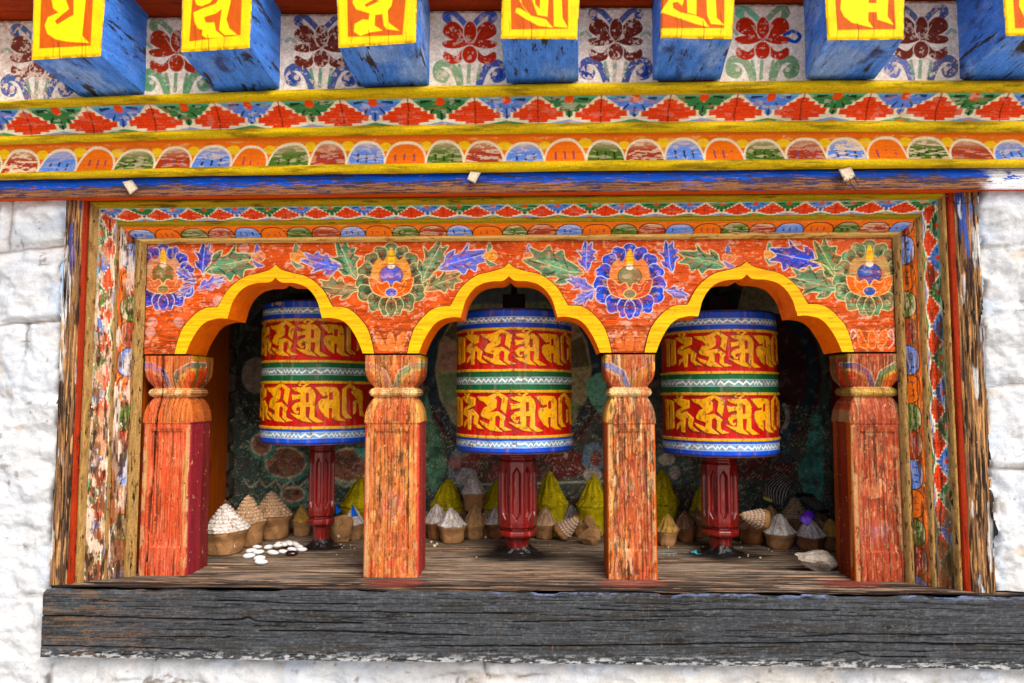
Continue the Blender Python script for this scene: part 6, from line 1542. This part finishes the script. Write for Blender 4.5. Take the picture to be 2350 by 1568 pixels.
# ------------------------------------------------------------------ small things
def sheet(name, pts, mat, label, cat, thick=.0012, bend=.004, n=14, col=None, group=None):
    """a small bent piece of cloth or card through four world points (a,b,c,d round the edge)"""
    S, T = np.meshgrid(np.linspace(0, 1, n), np.linspace(0, 1, n), indexing='ij')
    P = bil(pts[0], pts[1], pts[3], pts[2], S, T)
    nrm = np.cross(np.array(pts[1])-pts[0], np.array(pts[3])-pts[0]); nrm = nrm/np.linalg.norm(nrm)
    P = P+nrm*(bend*np.sin(S*math.pi*1.3+.4)*np.cos(T*2.2))[..., None]
    ed = P.copy()
    V = np.concatenate([P.reshape(-1, 3), (P+nrm*thick).reshape(-1, 3)]); Fq = grid_faces(n, n)
    Fb = Fq[:, ::-1]+n*n
    rim = []
    idx = lambda i, j: i*n+j
    for i in range(n-1):
        for (a, b) in ((idx(i, 0), idx(i+1, 0)), (idx(i, n-1), idx(i+1, n-1)), (idx(0, i), idx(0, i+1)), (idx(n-1, i), idx(n-1, i+1))): rim.append((a, b, b+n*n, a+n*n))
    F = np.concatenate([Fq, Fb, np.array(rim)])
    c = None
    if col is not None: c = np.concatenate([col, col])
    ctr = V.mean(0)
    o = raw_mesh(name, V-ctr, F, M[mat], None, c); o.location = ctr
    return tag(o, label, cat, group)
LT = -0.118
def quad(pxs, Y): return [at(x, y, Y) for x, y in pxs]
sheet('scrap_tag', quad([(280, 417), (302, 414), (314, 432), (298, 446)], LT), 'tag', 'bone white scrap nailed to the left part of the blue lintel', 'tag', .004, .001, 6)
sheet('scrap_tag', quad([(1080, 393), (1103, 396), (1090, 420), (1072, 411)], LT), 'tag', 'square white scrap nailed to the lintel above the middle arch', 'tag', .004, .001, 6)
t_ = sheet('scrap_tag', quad([(1926, 388), (1952, 384), (1964, 404), (1940, 418)], LT), 'tag', 'frayed cream rag scrap nailed to the right part of the lintel', 'tag', .003, .002, 6)
def threads():
    bm = bmesh.new()
    def tube(pts, r=.0007):
        P = spline(np.array(pts), False, 5); prev = None
        for i, p in enumerate(P):
            ring = [bm.verts.new((p[0]+r*math.cos(a), p[1], p[2]+r*math.sin(a))) for a in (0, 2.1, 4.2)]
            if prev: 
                for k in range(3): bm.faces.new((prev[k], prev[(k+1) % 3], ring[(k+1) % 3], ring[k]))
            prev = ring
    for pts in (((1940, 404), (1930, 412), (1926, 416)), ((1950, 408), (1952, 420), (1960, 432), (1968, 440)), ((1945, 410), (1940, 420), (1944, 428)), ((1958, 402), (1966, 418), (1972, 426))):
        tube([at(x, y, LT-.002) for x, y in pts])
    o = bm_obj('frayed_threads', bm, M['tag'], t_)
    off = t_.location.copy()
    bm2 = bmesh.new(); bm = bm2
    return bm2, tube
threads()
def cobweb():
    bm = bmesh.new()
    P = spline(np.array([at(x, y, -.1) for x, y in ((2172, 450), (2182, 462), (2205, 468), (2228, 462), (2246, 440), (2262, 437))]), False, 6); prev = None; r = .0006
    for p in P:
        ring = [bm.verts.new((p[0]+r*math.cos(a), p[1], p[2]+r*math.sin(a))) for a in (0, 2.1, 4.2)]
        if prev:
            for k in range(3): bm.faces.new((prev[k], prev[(k+1) % 3], ring[(k+1) % 3], ring[k]))
        prev = ring
    tag(bm_obj('thread', bm, M['tag']), 'loose white thread sagging below the right end of the lintel', 'thread')
cobweb()
# purple ribbon, blue cloth, striped feather, teal chip
def pq(L, Y, f): return [at(*f(x, y), Y) for x, y in L]
sheet('ribbon', pq([(1535, 870), (1610, 755), (1695, 815), (1615, 930)], .205, CRr), 'purple', 'shiny purple ribbon draped on the front right clay cone', 'ribbon', .001, .006, 12)
sheet('cloth_scrap', pq([(1640, 800), (1662, 745), (1712, 870), (1655, 880)], .275, CL), 'bluecloth', 'blue cloth patch stuck on the whitewashed cone beside second pillar', 'cloth', .001, .003, 8)
sheet('cloth_scrap', pq([(1474, 740), (1500, 745), (1535, 820), (1480, 860)], .33, CL), 'bluecloth', 'blue cloth scrap just right of the slender wheel handle', 'cloth', .001, .003, 8)
q = floor_at(*CRr(470, 1208)); sheet('paint_chip', [np.array(q)+d for d in ((-.007, -.006, .002), (.008, -.006, .002), (.007, .006, .007), (-.006, .006, .005))], 'teal', 'teal paint chip on the floor left of the right wheel handle', 'paint chip', .001, .002, 6)
def feather():
    n = 60
    a = pq([(1180, 660), (1260, 370), (1480, 470), (1340, 720)], .40, CRr)
    S, T = np.meshgrid(np.linspace(0, 1, n), np.linspace(0, 1, n), indexing='ij')
    ph = (T*1.0+0.25*np.sin(S*3)+.05*(fbm(S*6, T*6, 3, 4)))*8
    st = sstep(.35, .5, np.abs((ph % 1)-.5)*2)
    cv = Canvas(S, T, (150, 138, 132)); cv.mix(st, (22, 18, 20)); cv.mix(sstep(.5, .7, fbm(S*8, T*8, 3, 9))*.5, (60, 52, 50)); cv.mix((S < .1)*(T < .5)*.8, (206, 196, 60))
    sheet('feather', a, 'zebra', 'black and white striped feather standing behind the tan scaly cone', 'feather', .002, .02, n, cv.C)
    a = pq([(1500, 610), (1640, 590), (1860, 790), (1740, 800)], .36, CRr)
    ph = S*7+.4*np.sin(T*4); st = sstep(.3, .5, np.abs((ph % 1)-.5)*2)
    cv = Canvas(S, T, (120, 110, 104)); cv.mix(st, (20, 17, 18)); cv.mix((np.abs(T-.5) > .33)*1.0, (22, 19, 20))
    sheet('feather', a, 'zebra', 'dark spotted feather drooping right of the tan scaly cone', 'feather', .002, .015, n, cv.C)
feather()
